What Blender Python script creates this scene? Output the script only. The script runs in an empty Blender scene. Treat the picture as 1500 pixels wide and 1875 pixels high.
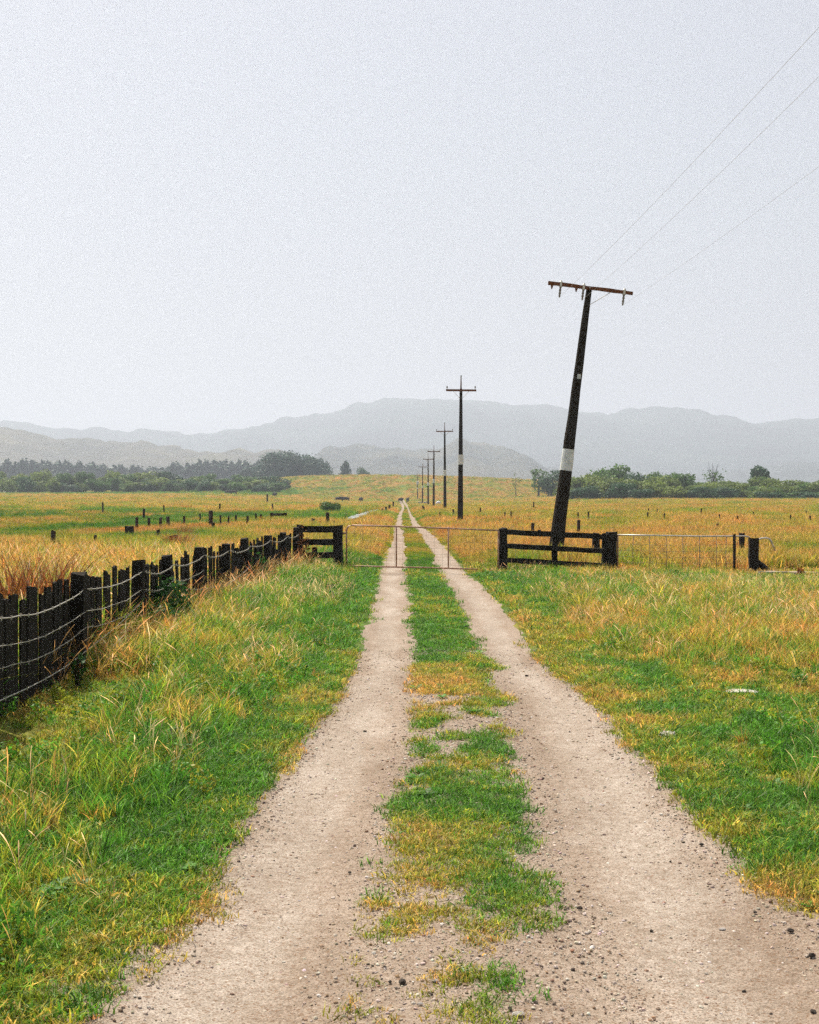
import bpy, bmesh, math, random
import numpy as np
from mathutils import Vector, Matrix

random.seed(7)
RNG = np.random.default_rng(7)
SC = bpy.context.scene
COL = SC.collection
R = math.radians

# ------------------------------------------------------------------ camera, sky, sun, exposure
CAM_H, FPX, VX, HY = 1.85, 2604.0, 758.0, 900.0      # eye height, focal length in photo pixels, vanishing point
cam = bpy.data.cameras.new('camera'); cam.sensor_fit = 'VERTICAL'; cam.sensor_height = 36; cam.lens = 50
cam.clip_start = 0.1; cam.clip_end = 30000
camo = bpy.data.objects.new('camera', cam); COL.objects.link(camo)
camo.location = (0, 0, CAM_H)
camo.rotation_euler = (R(90) - math.atan((937.5 - HY) / FPX), 0, math.atan((VX - 750) / FPX))
SC.camera = camo

SUN_EL, SUN_AZ = 56.0, -36.0                          # azimuth from straight ahead, negative = left
W = bpy.data.worlds.new('World'); SC.world = W; W.use_nodes = True
nt = W.node_tree; bg = nt.nodes['Background']
sky = nt.nodes.new('ShaderNodeTexSky'); sky.sky_type = 'NISHITA'; sky.sun_disc = False
sky.sun_elevation = R(SUN_EL); sky.sun_rotation = R(SUN_AZ)
sky.air_density = 1.0; sky.dust_density = 5.0; sky.ozone_density = 1.5; sky.altitude = 10
veil = nt.nodes.new('ShaderNodeMix'); veil.data_type = 'RGBA'          # thin even high cloud over the whole sky
veil.inputs[0].default_value = 0.68; veil.inputs[7].default_value = (8.7, 8.8, 9.4, 1)
nt.links.new(sky.outputs[0], veil.inputs[6]); nt.links.new(veil.outputs[2], bg.inputs[0])
bg.inputs[1].default_value = 0.0490

sun = bpy.data.lights.new('sun', 'SUN'); sun.energy = 5.0; sun.angle = R(0.55); sun.color = (1, 0.91, 0.77)
suno = bpy.data.objects.new('sun', sun); COL.objects.link(suno)
sd = Vector((math.sin(R(SUN_AZ)) * math.cos(R(SUN_EL)), math.cos(R(SUN_AZ)) * math.cos(R(SUN_EL)), math.sin(R(SUN_EL))))
suno.rotation_euler = sd.to_track_quat('Z', 'Y').to_euler(); suno.location = sd * 50
SC.view_settings.view_transform = 'Standard'; SC.view_settings.look = 'None'
SC.view_settings.exposure = 0.82; SC.view_settings.gamma = 1.0
SC.cycles.max_bounces = 4; SC.cycles.diffuse_bounces = 2; SC.cycles.glossy_bounces = 2; SC.cycles.transmission_bounces = 2
SC.cycles.volume_bounces = 0; SC.cycles.transparent_max_bounces = 8
SC.cycles.use_denoising = False; SC.cycles.adaptive_threshold = 0.03
SC.cycles.sample_clamp_indirect = 4.0

# ------------------------------------------------------------------ noise and terrain
def _hash(i, j, s):
    n = (i.astype(np.int64) * 374761393 + j.astype(np.int64) * 668265263 + s * 982451653) & 0x7fffffff
    n = ((n ^ (n >> 13)) * 1274126177) & 0x7fffffff
    n = (n ^ (n >> 16)) & 0x7fffffff
    return n / float(0x7fffffff)
def vnoise(x, y, s=0):
    x = np.asarray(x, float); y = np.asarray(y, float)
    i = np.floor(x); j = np.floor(y); u = x - i; v = y - j
    u = u * u * (3 - 2 * u); v = v * v * (3 - 2 * v)
    a, b, c, d = _hash(i, j, s), _hash(i + 1, j, s), _hash(i, j + 1, s), _hash(i + 1, j + 1, s)
    return (a * (1 - u) + b * u) * (1 - v) + (c * (1 - u) + d * u) * v
def fbm(x, y, s=0, o=4):
    t = 0; a = 0.5; w = 0
    for k in range(o):
        t = t + a * vnoise(np.asarray(x) * 2 ** k, np.asarray(y) * 2 ** k, s + k * 17); w += a; a *= 0.5
    return t / w
def sstep(a, b, x):
    t = np.clip((np.asarray(x, float) - a) / (b - a), 0, 1); return t * t * (3 - 2 * t)

TD = [-3, 4.9, 6.3, 6.9, 9.6, 12, 16, 24, 33, 57, 80, 120, 190, 300, 420]
TE = np.array([[-1.35, -.05, .25, 2.9], [-1.16, -.10, .30, 2.2], [-1.04, -.15, .50, 1.86], [-1.0, -.10, .56, 1.62], [-.955, .02, .68, 1.68], [-.78, .10, .68, 1.70],
               [-.73, .05, .74, 1.49], [-.80, 0, .70, 1.55], [-.87, -.13, .54, 1.33], [-.87, -.32, .35, .98],
               [-1.1, -.65, -.18, .37], [-1.39, -.93, -.46, -.10], [-1.7, -1.2, -.96, -.55], [-2.7, -2.05, -1.9, -1.3], [-4.4, -3.6, -3.5, -2.8]])
def edges(y):
    return [np.interp(y, TD, TE[:, k]) for k in range(4)]
def H(x, y):
    x = np.asarray(x, float); y = np.asarray(y, float)
    h = -1.05 * sstep(70, 330, y) * np.exp(-(x / 28.0) ** 2) * (1 - sstep(400, 520, y))
    h = h + 1.0 * sstep(180, 460, y) * sstep(20, 60, -x)
    sx = np.where(x < -18, 49.0, 90.0)
    h = h + 8.7 * np.exp(-0.5 * ((x + 18) / sx) ** 2 - 0.5 * ((y - 600) / 72.0) ** 2)
    h = h + (fbm(x / 3.2, y / 3.2, 3, 3) - 0.5) * 0.10 * sstep(1.2, 3.0, np.abs(x - .4)) * (1 - sstep(300, 500, y))
    e = edges(y)
    dl = np.exp(-((x - (e[0] + e[1]) / 2) / .36) ** 2) + np.exp(-((x - (e[2] + e[3]) / 2) / .42) ** 2)
    h = h - 0.045 * dl * (1 - sstep(150, 250, y))
    h = h + 0.05 * sstep(.1, .8, e[0] - x) * (1 - sstep(60, 90, y))
    return h
def Hf(x, y): return float(H(np.array([x]), np.array([y]))[0])
def at(px, D):                                        # lateral metres of a photo column at distance D
    return (px - VX) / FPX * D
def DB(py): return FPX * CAM_H / (py - HY)            # distance of flat ground on a photo row

# grass colour of the place itself (dry and green growth)
C_GREEN = np.array([.072, .205, .020]); C_YG = np.array([.31, .34, .028]); C_STRAW = np.array([.54, .37, .098]); C_BROWN = np.array([.40, .20, .040])
def dryness(x, y):
    n = fbm(x / 2.3, y / 4.5, 11, 4); m = fbm(x / 9.0, y / 22.0, 21, 3)
    e = edges(y)
    d = .62 + 0 * x
    # verge on the left: green by the track and close by, dry at the fence and farther along
    lv = (x < e[0]) & (y < 40)
    dl = e[0] - x
    d = np.where(lv, .20 + .06 * sstep(8, 12, y) + .20 * sstep(12, 22, y) * sstep(.3, 1.8, dl) + .20 * sstep(1.6, 2.3, dl) * sstep(9, 15, y) - .10 * sstep(22, 30, y) * (1 - sstep(.2, .8, dl)), d)
    rv = (x > e[3]) & (y < 32)
    dr = x - e[3]
    d = np.where(rv, .45 + .06 * sstep(14, 22, y) * sstep(.5, 1.5, dr) - .14 * sstep(26, 31, y) - .26 * np.exp(-((y - 9.3) / 1.5) ** 2) * sstep(.5, 1.1, dr), d)
    cs = (x > e[0]) & (x < e[3]) & (y < 50)
    d = np.where(cs, .55 - .20 * sstep(13, 17, y), d)
    # field on the left: green between about 48 and 140 m
    lf = sstep(3.5, 9, -x - .03 * y) * sstep(44, 54, y) * (1 - sstep(105, 150, y))
    d = d * (1 - lf) + (.36 + 1.0 * (m - .45) + 1.2 * (fbm(x / 4., y / 9., 27, 3) - .5)) * lf
    lf2 = sstep(2.5, 5, -x) * (1 - sstep(7, 11, -x)) * sstep(75, 95, y) * (1 - sstep(170, 220, y))
    d = d * (1 - lf2) + .33 * lf2
    far = sstep(300, 470, y)
    d = d * (1 - .04 * far)
    gb = sstep(30, 45, -x) * sstep(385, 405, y) * (1 - sstep(470, 520, y))
    d = d * (1 - gb) + .22 * gb
    d = d + (n - .5) * np.where((y < 40) & ((x < e[0]) | (x > e[3])), .85, 1.1) + (m - .5) * .5 + (fbm(x / .35, y / .6, 25, 2) - .5) * .8 * (y < 40)
    return np.clip(d, 0, 1)
def palette(d):
    d = np.clip(np.asarray(d, float), 0, 1)
    ks = [0, .25, .48, .78, 1.0]; cs = np.array([C_GREEN, C_GREEN * 1.35, C_YG, C_STRAW, C_BROWN * 1.25])
    return np.stack([np.interp(d, ks, cs[:, k]) for k in range(3)], -1)

# ------------------------------------------------------------------ object helpers
def tag(o, label=None, cat=None, group=None, kind=None):
    if label: o['label'] = label
    if cat: o['category'] = cat
    if group: o['group'] = group
    if kind: o['kind'] = kind
    return o
def empty(name, loc=(0, 0, 0), rz=0):
    o = bpy.data.objects.new(name, None); COL.objects.link(o); o.location = loc; o.rotation_euler = (0, 0, rz)
    o.empty_display_size = .2; return o
def link(name, me, mat=None, parent=None, loc=None):
    o = bpy.data.objects.new(name, me); COL.objects.link(o)
    if mat is not None and len(me.materials) == 0: me.materials.append(mat)
    if parent is not None: o.parent = parent
    if loc is not None: o.location = loc
    return o
def copy_tree(o, parent=None):
    c = o.copy(); COL.objects.link(c); c.parent = parent
    for ch in o.children: copy_tree(ch, c)
    return c
def npmesh(name, V, F, smooth=False):
    me = bpy.data.meshes.new(name); me.from_pydata([tuple(v) for v in V], [], [tuple(int(i) for i in f) for f in F]); me.update()
    if smooth: me.polygons.foreach_set('use_smooth', [True] * len(me.polygons))
    return me
class MB:
    def __init__(s): s.v = []; s.f = []
    def box(s, c, d, rot=None, jit=0):
        b = len(s.v); M = rot or Matrix.Identity(3)
        for i in (-1, 1):
            for j in (-1, 1):
                for k in (-1, 1):
                    p = Vector((i * d[0] / 2, j * d[1] / 2, k * d[2] / 2)) + Vector([random.uniform(-jit, jit) for _ in range(3)])
                    s.v.append(tuple(Vector(c) + M @ p))
        s.f += [(b, b + 1, b + 3, b + 2), (b + 4, b + 6, b + 7, b + 5), (b, b + 4, b + 5, b + 1), (b + 2, b + 3, b + 7, b + 6), (b, b + 2, b + 6, b + 4), (b + 1, b + 5, b + 7, b + 3)]
        return s
    def tube(s, pts, r, n=8, cap=True):
        pts = [Vector(p) for p in pts]; rr = r if isinstance(r, (list, tuple)) else [r] * len(pts)
        b = len(s.v); ref = None
        for i, p in enumerate(pts):
            t = (pts[min(i + 1, len(pts) - 1)] - pts[max(i - 1, 0)]).normalized()
            if ref is None: ref = Vector((0, 0, 1)) if abs(t.z) < .8 else Vector((1, 0, 0))
            u = t.cross(ref).normalized(); w = u.cross(t).normalized()
            for k in range(n):
                a = 2 * math.pi * (k + .5) / n
                s.v.append(tuple(p + (u * math.cos(a) + w * math.sin(a)) * rr[i]))
        for i in range(len(pts) - 1):
            for k in range(n):
                k2 = (k + 1) % n
                s.f.append((b + i * n + k, b + i * n + k2, b + (i + 1) * n + k2, b + (i + 1) * n + k))
        if cap:
            s.f.append(tuple(b + k for k in range(n))[::-1]); s.f.append(tuple(b + (len(pts) - 1) * n + k for k in range(n)))
        return s
    def lathe(s, prof, n=10, c=(0, 0, 0)):
        return s.tube([(c[0], c[1], c[2] + z) for r, z in prof], [r for r, z in prof], n)
    def mesh(s, name, smooth=False): return npmesh(name, s.v, s.f, smooth)
    def build(s, name, mat, parent=None, loc=None, smooth=False): return link(name, s.mesh(name, smooth), mat, parent, loc)

def plank_mesh(name, w, t, h, rough=.008, top=.02, rings=4):
    """upright rough-sawn timber, base at z=0: uneven faces, worn broken top"""
    V = []; F = []
    for i in range(rings + 1):
        z = h * i / rings
        for (a, b) in ((-1, -1), (0, -1), (1, -1), (1, 1), (0, 1), (-1, 1)):
            V.append((a * w / 2 + random.uniform(-rough, rough), b * t / 2 + random.uniform(-rough, rough) * .6, z + (random.uniform(-top, top) if i == rings else 0)))
    for i in range(rings):
        for k in range(6):
            k2 = (k + 1) % 6; F.append((i * 6 + k, i * 6 + k2, (i + 1) * 6 + k2, (i + 1) * 6 + k))
    F.append((5, 4, 3, 2, 1, 0)); n = rings * 6; F += [(n, n + 1, n + 4, n + 5), (n + 1, n + 2, n + 3, n + 4)]
    return npmesh(name, V, F)

# ------------------------------------------------------------------ materials
class MT:
    def __init__(s, name):
        s.m = bpy.data.materials.new(name); s.m.use_nodes = True; s.t = s.m.node_tree; s.n = s.t.nodes; s.b = s.n['Principled BSDF']; s.out = s.n['Material Output']
    def node(s, t, **kw):
        x = s.n.new(t)
        for k, v in kw.items(): setattr(x, k, v)
        return x
    def l(s, a, b): s.t.links.new(a, b)
    def coord(s, scale=(1, 1, 1), out='Object'):
        c = s.node('ShaderNodeTexCoord'); m = s.node('ShaderNodeMapping'); m.inputs['Scale'].default_value = scale; s.l(c.outputs[out], m.inputs[0]); return m.outputs[0]
    def noise(s, co, scale, detail=4, rough=.55):
        x = s.node('ShaderNodeTexNoise'); x.inputs['Scale'].default_value = scale; x.inputs['Detail'].default_value = detail; x.inputs['Roughness'].default_value = rough; s.l(co, x.inputs['Vector']); return x.outputs[0]
    def ramp(s, f, stops):
        r = s.node('ShaderNodeValToRGB'); e = r.color_ramp.elements
        e[0].position, e[0].color = stops[0][0], (*stops[0][1], 1); e[1].position, e[1].color = stops[-1][0], (*stops[-1][1], 1)
        for p, c in stops[1:-1]: q = e.new(p); q.color = (*c, 1)
        s.l(f, r.inputs[0]); return r.outputs[0]
    def mix(s, f, a, b, mode='MIX'):
        x = s.node('ShaderNodeMix', data_type='RGBA', blend_type=mode)
        for i, v in ((0, f), (6, a), (7, b)):
            if hasattr(v, 'is_output'): s.l(v, x.inputs[i])
            elif isinstance(v, (int, float)): x.inputs[i].default_value = v
            else: x.inputs[i].default_value = (*v, 1)
        return x.outputs[2]
    def bump(s, h, st, dist=.02):
        b = s.node('ShaderNodeBump'); b.inputs['Strength'].default_value = st; b.inputs['Distance'].default_value = dist; s.l(h, b.inputs['Height']); s.l(b.outputs[0], s.b.inputs['Normal'])
    def col(s, c):
        if hasattr(c, 'is_output'): s.l(c, s.b.inputs['Base Color'])
        else: s.b.inputs['Base Color'].default_value = (*c, 1)
    def set(s, rough=.8, spec=.3, metal=0):
        s.b.inputs['Roughness'].default_value = rough; s.b.inputs['Specular IOR Level'].default_value = spec; s.b.inputs['Metallic'].default_value = metal
def wood(name, a, b, c, spec=.12):
    m = MT(name); co = m.coord((9, 9, 1.1)); n = m.noise(co, 3.2, 6, .65); co2 = m.coord(); n2 = m.noise(co2, 2.3, 3)
    r = m.ramp(n, [(.3, a), (.55, b), (.8, c)]); r = m.mix(.5, r, m.ramp(n2, [(.35, (.5, .5, .5)), (.7, (1.25, 1.25, 1.2))]), 'MULTIPLY')
    m.col(r); m.set(.92, spec); m.bump(n, .8, .012); return m.m
M_WOOD = wood('dark_weathered_timber', (.010, .009, .008), (.022, .018, .015), (.055, .043, .032))
M_POLE = wood('tarred_pole_timber', (.011, .009, .008), (.024, .019, .014), (.050, .036, .024))
M_POLE2 = wood('brown_pole_timber', (.030, .018, .011), (.055, .032, .020), (.10, .060, .038))
M_ARM = wood('rusty_crossarm_timber', (.075, .026, .010), (.16, .060, .025), (.30, .13, .065))
M_GREY = wood('grey_bleached_timber', (.22, .18, .14), (.38, .32, .26), (.55, .48, .41))
M_POSTB = wood('brown_post_timber', (.018, .013, .010), (.04, .028, .02), (.09, .065, .045))
def simple(name, a, b, scale=8, rough=.7, spec=.3, metal=0, bump=.2):
    m = MT(name); n = m.noise(m.coord(), scale, 5, .6); m.col(m.ramp(n, [(.35, a), (.68, b)])); m.set(rough, spec, metal); m.bump(n, bump, .01); return m.m
M_BAND = simple('white_band_paint', (.44, .47, .47), (.70, .73, .73), 6)
M_RUST = simple('rusty_pipe', (.24, .095, .045), (.50, .33, .24), 14, .6, .4)
M_GALV = simple('galvanised_pipe', (.36, .33, .30), (.62, .58, .54), 14, .45, .5, .3)
M_WIRE = simple('fence_wire', (.34, .32, .29), (.60, .57, .52), 30, .4, .5, .4)
M_THIN = simple('netting_wire', (.16, .11, .08), (.34, .26, .2), 30, .6, .3)
M_LINE = simple('line_wire', (.34, .34, .35), (.46, .46, .47), 20, .6, .3)
M_INS = simple('insulator_glaze', (.10, .085, .07), (.22, .19, .16), 30, .3, .5)
M_INSW = simple('insulator_cap', (.45, .42, .38), (.68, .66, .62), 30, .4, .5)
M_STONE = simple('stone', (.20, .165, .135), (.44, .38, .32), 25, .9, .2, 0, .6)
M_STONED = simple('dark_stone', (.030, .024, .020), (.10, .082, .068), 25, .9, .2, 0, .6)
M_STONEW = simple('bleached_stone', (.30, .27, .25), (.66, .62, .58), 22, .9, .2, 0, .8)
M_COW = simple('dark_hide', (.010, .008, .007), (.032, .022, .017), 3, .8)
M_PAINTW = simple('white_sheet', (.55, .56, .58), (.74, .75, .77), 3, .6)
M_TANK = simple('pale_tank', (.40, .42, .45), (.52, .54, .57), 2, .6)

# ground: the growth colour, with far grass self-shade in it, comes from the vertices, fine mottling from noise
m = MT('field_ground'); a = m.node('ShaderNodeAttribute', attribute_name='tint'); co = m.coord()
g1 = m.noise(co, .9, 8, .7); g2 = m.noise(m.coord((1, .25, 1)), 9, 5, .65)
c = m.mix(.8, a.outputs['Color'], m.ramp(g1, [(.32, (.55, .60, .50)), (.5, (1, 1, 1)), (.70, (1.35, 1.25, 1.15))]), 'MULTIPLY')
c = m.mix(.7, c, m.ramp(g2, [(.35, (.62, .62, .60)), (.66, (1.3, 1.28, 1.25))]), 'MULTIPLY')
m.col(c); m.set(1, .05); m.bump(g2, .8, .05); M_GROUND = m.m

# gravel
m = MT('track_gravel'); co = m.coord()
big = m.noise(m.coord((1.0, .35, 1)), 1.7, 4, .6); fine = m.noise(co, 105, 3, .75); mid = m.noise(co, 17, 4, .65)
vo = m.node('ShaderNodeTexVoronoi'); vo.inputs['Scale'].default_value = 120; m.l(co, vo.inputs['Vector'])
vo2 = m.node('ShaderNodeTexVoronoi'); vo2.inputs['Scale'].default_value = 34; m.l(co, vo2.inputs['Vector'])
c = m.ramp(big, [(.30, (.275, .228, .188)), (.5, (.335, .288, .245)), (.72, (.405, .358, .315))])
c = m.mix(.9, c, m.ramp(fine, [(.30, (.36, .31, .27)), (.5, (1, 1, 1)), (.72, (1.5, 1.48, 1.46))]), 'MULTIPLY')
c = m.mix(.55, c, m.ramp(mid, [(.33, (.62, .55, .48)), (.62, (1.15, 1.14, 1.14))]), 'MULTIPLY')
sep = m.node('ShaderNodeSeparateColor'); m.l(vo.outputs['Color'], sep.inputs[0])
c = m.mix(m.ramp(sep.outputs[0], [(.86, (0, 0, 0)), (.90, (.7, .7, .7))]), c, (.17, .10, .055))
c = m.mix(m.ramp(sep.outputs[1], [(.93, (0, 0, 0)), (.97, (.45, .45, .45))]), c, (.46, .42, .37))
ra = m.node('ShaderNodeAttribute', attribute_name='rut'); rn = m.noise(m.coord((1, .5, 1)), 3.5, 5, .7)
rm = m.node('ShaderNodeMath', operation='MULTIPLY_ADD'); m.l(rn, rm.inputs[0]); rm.inputs[1].default_value = 1.1; m.l(ra.outputs['Fac'], rm.inputs[2])
c = m.mix(m.ramp(rm.outputs[0], [(.62, (0, 0, 0)), (1.25, (1, 1, 1))]), c, m.mix(1, c, (.84, .79, .74), 'MULTIPLY'))
m.col(c); m.set(.95, .15)
ad = m.node('ShaderNodeMath', operation='MULTIPLY_ADD'); m.l(vo2.outputs['Distance'], ad.inputs[0]); ad.inputs[1].default_value = -.5; m.l(fine, ad.inputs[2])
m.bump(ad.outputs[0], .75, .012); M_GRAVEL = m.m

def leaf_mat(name, base=None, trans=.4, gloss=.25):
    """leaf or blade: per-piece variation, light passes through"""
    m = MT(name)
    if base is None:
        a = m.node('ShaderNodeAttribute', attribute_name='tint', attribute_type='INSTANCER'); c = a.outputs['Color']
    else:
        oi = m.node('ShaderNodeObjectInfo'); c = m.ramp(oi.outputs['Random'], [(0, tuple(.78 * k for k in base)), (1, (base[0] * 1.30, base[1] * 1.2, base[2] * 1.15))])
    v = m.node('ShaderNodeAttribute', attribute_name='lv'); c = m.mix(1, c, v.outputs['Color'], 'MULTIPLY')
    m.col(c); m.set(.55, gloss)
    tr = m.node('ShaderNodeBsdfTranslucent'); m.l(c, tr.inputs[0]); mx = m.node('ShaderNodeMixShader'); mx.inputs[0].default_value = trans
    m.l(m.b.outputs[0], mx.inputs[1]); m.l(tr.outputs[0], mx.inputs[2]); m.l(mx.outputs[0], m.out.inputs[0]); return m.m
M_BLADE = leaf_mat('grass_blade', None, .48, .35)
m = MT('pebble'); a = m.node('ShaderNodeAttribute', attribute_name='tint', attribute_type='INSTANCER'); m.col(a.outputs['Color']); m.set(.9, .2); M_PEB = m.m

# ------------------------------------------------------------------ ground
def axis(lo, hi, n, a):
    t = np.linspace(math.asinh(lo / a), math.asinh(hi / a), n); return a * np.sinh(t)
gx = axis(-6400, 6400, 300, 3.0); gy = np.concatenate([np.linspace(-60, -2, 12), axis(0, 8200, 430, 9.0)])
X, Y = np.meshgrid(gx, gy); Z = H(X, Y) - .012
nx, ny = len(gx), len(gy)
me = bpy.data.meshes.new('ground'); idx = np.arange(nx * ny).reshape(ny, nx)
F = np.stack([idx[:-1, :-1], idx[:-1, 1:], idx[1:, 1:], idx[1:, :-1]], -1).reshape(-1, 4)
me.vertices.add(nx * ny); me.vertices.foreach_set('co', np.stack([X, Y, Z], -1).reshape(-1))
me.loops.add(F.size); me.loops.foreach_set('vertex_index', F.reshape(-1)); me.polygons.add(len(F))
me.polygons.foreach_set('loop_start', np.arange(0, F.size, 4)); me.polygons.foreach_set('loop_total', np.full(len(F), 4))
me.update(); me.validate()
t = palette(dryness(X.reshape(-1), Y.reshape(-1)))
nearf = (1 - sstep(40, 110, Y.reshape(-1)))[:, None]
t = t * (.60 - .18 * sstep(380, 480, Y.reshape(-1)))[:, None] * (1 - nearf) + nearf * (t * .38 + np.array([.10, .075, .045]) * .6)     # far tint darkened for grass self-shade; near: soil and thatch between the stems
ge = edges(Y.reshape(-1)); xe = X.reshape(-1)
nt_ = ((1 - sstep(.05, .40, np.maximum(ge[0] - xe, xe - ge[3]))) * (1 - sstep(14, 17, Y.reshape(-1))))[:, None]
t = t * (1 - nt_) + nt_ * np.array([.24, .19, .145])     # gravelly dirt right beside the near wheel tracks
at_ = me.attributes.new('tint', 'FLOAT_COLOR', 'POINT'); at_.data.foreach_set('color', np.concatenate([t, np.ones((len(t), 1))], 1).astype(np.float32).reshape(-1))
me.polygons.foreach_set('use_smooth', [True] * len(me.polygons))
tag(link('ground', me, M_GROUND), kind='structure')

# track: one gravel strip, uneven edges, ruts pressed in
ys = np.concatenate([np.arange(-3, 40, .16), np.geomspace(40, 420, 190)]); V = []; Fc = []; nc = 17
for i, y in enumerate(ys):
    e = [float(k) for k in edges(y)]
    jw = [.34 * (float(fbm(y / .55, 1.5 + 7 * k, 31 + k, 4)) - .5) * (1 if y < 60 else 1.4) for k in range(4)]
    wd = .30 * (1 - float(sstep(12, 15, y))); b4 = [e[0] + .03 + jw[0] - wd, e[1] - .02 + jw[1], e[2] + .02 + jw[2], e[3] - .03 + jw[3] + wd]
    us = [b4[0] + (b4[1] - b4[0]) * k / 5 for k in range(6)] + [b4[1] + (b4[2] - b4[1]) * k / 6 for k in range(1, 6)] + [b4[2] + (b4[3] - b4[2]) * k / 5 for k in range(6)]
    for k, x in enumerate(us): V.append((x, y, Hf(x, y) - .012 + (.006 if k not in (0, nc - 1) else -.004) + (.02 if y > 60 else 0)))
for i in range(len(ys) - 1):
    for k in range(nc - 1):
        if ys[i] > 14 and 5 <= k <= 10: continue
        Fc.append((i * nc + k, i * nc + k + 1, (i + 1) * nc + k + 1, (i + 1) * nc + k))
tm_ = npmesh('gravel_track', V, Fc, True); rk = [1, .55, .12, .08, .45, .9, 1, 1, 1, 1, 1, .9, .45, .08, .12, .55, 1]
tm_.attributes.new('rut', 'FLOAT', 'POINT').data.foreach_set('value', [max(rk[i % nc], 1.15 * float(sstep(30, 75, v[1])), .9 * float(sstep(1.25, 1.7, v[0])) * (v[1] < 6.6)) for i, v in enumerate(V)])
tag(link('gravel_track', tm_, M_GRAVEL), kind='structure')

# far water channel beside the track
V = []; Fc = []; wy = np.geomspace(90, 168, 26)
for i, y in enumerate(wy):
    xc = np.interp(y, [90, 105, 130, 168], [-4.25, -4.2, -4.05, -3.95]); w = .34 * min(1, (y - 88) / 12, (170 - y) / 8) + .10 * float(vnoise(y / 3, 2, 5))
    for s in (-1, 1): V.append((xc + s * w, y, Hf(xc, y) + .10))
for i in range(len(wy) - 1): Fc.append((2 * i, 2 * i + 1, 2 * i + 3, 2 * i + 2))
m = MT('still_water'); m.col((.30, .33, .35)); m.set(.12, .9); n_ = m.noise(m.coord(), 3, 3); m.bump(n_, .05, .01)
tag(link('ditch_water', npmesh('ditch_water', V, Fc), m.m), kind='structure')

# ------------------------------------------------------------------ hills
def hill(name, D, ridge, depth, col, seed):
    pts = [(at(p, D), (HY - q) / FPX * D + CAM_H) for p, q in ridge]
    x0, x1 = pts[0][0], pts[-1][0]; n = 560; rows = 26
    xs = np.linspace(x0, x1, n); rz = np.interp(xs, [p[0] for p in pts], [p[1] for p in pts])
    k = np.ones(5) / 5; rz = np.convolve(np.pad(rz, 2, mode='edge'), k, 'valid')
    V = []; Fc = []
    for j in range(rows):
        tt = j / (rows - 1) * 2 - 1                     # -1 near foot, 0 ridge, 1 far foot
        prof = (1 - abs(tt)) ** .85 if tt < 0 else (1 - tt)
        y = D + tt * depth
        gul = fbm(xs / (depth * .22), np.full(n, y / (depth * .5)), seed, 4) - .5
        z = rz * prof * (1 + 1.1 * gul * (abs(tt) ** .6) * (1 - prof * .3)) + (fbm(xs / (D * .010), np.full(n, j * .35), seed + 5, 5) - .5) * D * .0075 * prof - 3
        for i in range(n): V.append((xs[i] * (1 + tt * depth / D * .2), y + 60 * math.sin(i * .07 + seed), max(z[i], -3)))
    for j in range(rows - 1):
        for i in range(n - 1): Fc.append((j * n + i, j * n + i + 1, (j + 1) * n + i + 1, (j + 1) * n + i))
    m = MT(name + '_growth'); nn = m.noise(m.coord(), 4.5 / depth, 7, .62)
    m.col(m.ramp(nn, [(.34, tuple(.5 * c for c in col)), (.52, col), (.70, (col[0] * 1.7, col[1] * 1.5, col[2] * 1.3))])); m.set(1, 0)
    return tag(link(name, npmesh(name, V, Fc, True), m.m), kind='structure')
hill('mountain_range', 5000, [(-1500, 790), (-400, 775), (0, 768), (50, 770), (100, 781), (200, 782), (300, 787), (400, 789), (430, 783), (480, 768), (530, 757), (560, 750), (590, 748), (620, 741), (650, 732), (690, 726), (730, 728), (760, 733), (800, 729), (850, 731), (900, 735), (950, 737), (1000, 741), (1060, 745), (1100, 747), (1150, 742), (1200, 736), (1240, 737), (1280, 745), (1330, 757), (1370, 766), (1410, 764), (1450, 761), (1500, 767), (1900, 785), (2900, 800)], 1300, (.035, .050, .045), 3)
hill('hill', 2700, [(-1500, 800), (-300, 782), (0, 783), (60, 785), (110, 795), (180, 799), (230, 800), (290, 808), (330, 815), (370, 824), (420, 826), (470, 822), (520, 824), (560, 834), (600, 850), (680, 890), (720, 900)], 700, (.085, .080, .052), 9)
hill('hill', 2800, [(440, 900), (500, 850), (560, 832), (600, 818), (650, 807), (690, 811), (740, 815), (790, 815), (820, 808), (850, 802), (890, 800), (920, 808), (950, 825), (990, 845), (1020, 858), (1060, 872), (1110, 890), (1140, 900)], 750, (.060, .062, .046), 14)
hill('hill', 3600, [(900, 900), (1000, 852), (1050, 848), (1100, 850), (1150, 857), (1200, 863), (1260, 866), (1320, 862), (1360, 855), (1400, 846), (1440, 841), (1470, 845), (1500, 852), (1800, 845), (2300, 870)], 700, (.045, .055, .045), 21)

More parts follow.
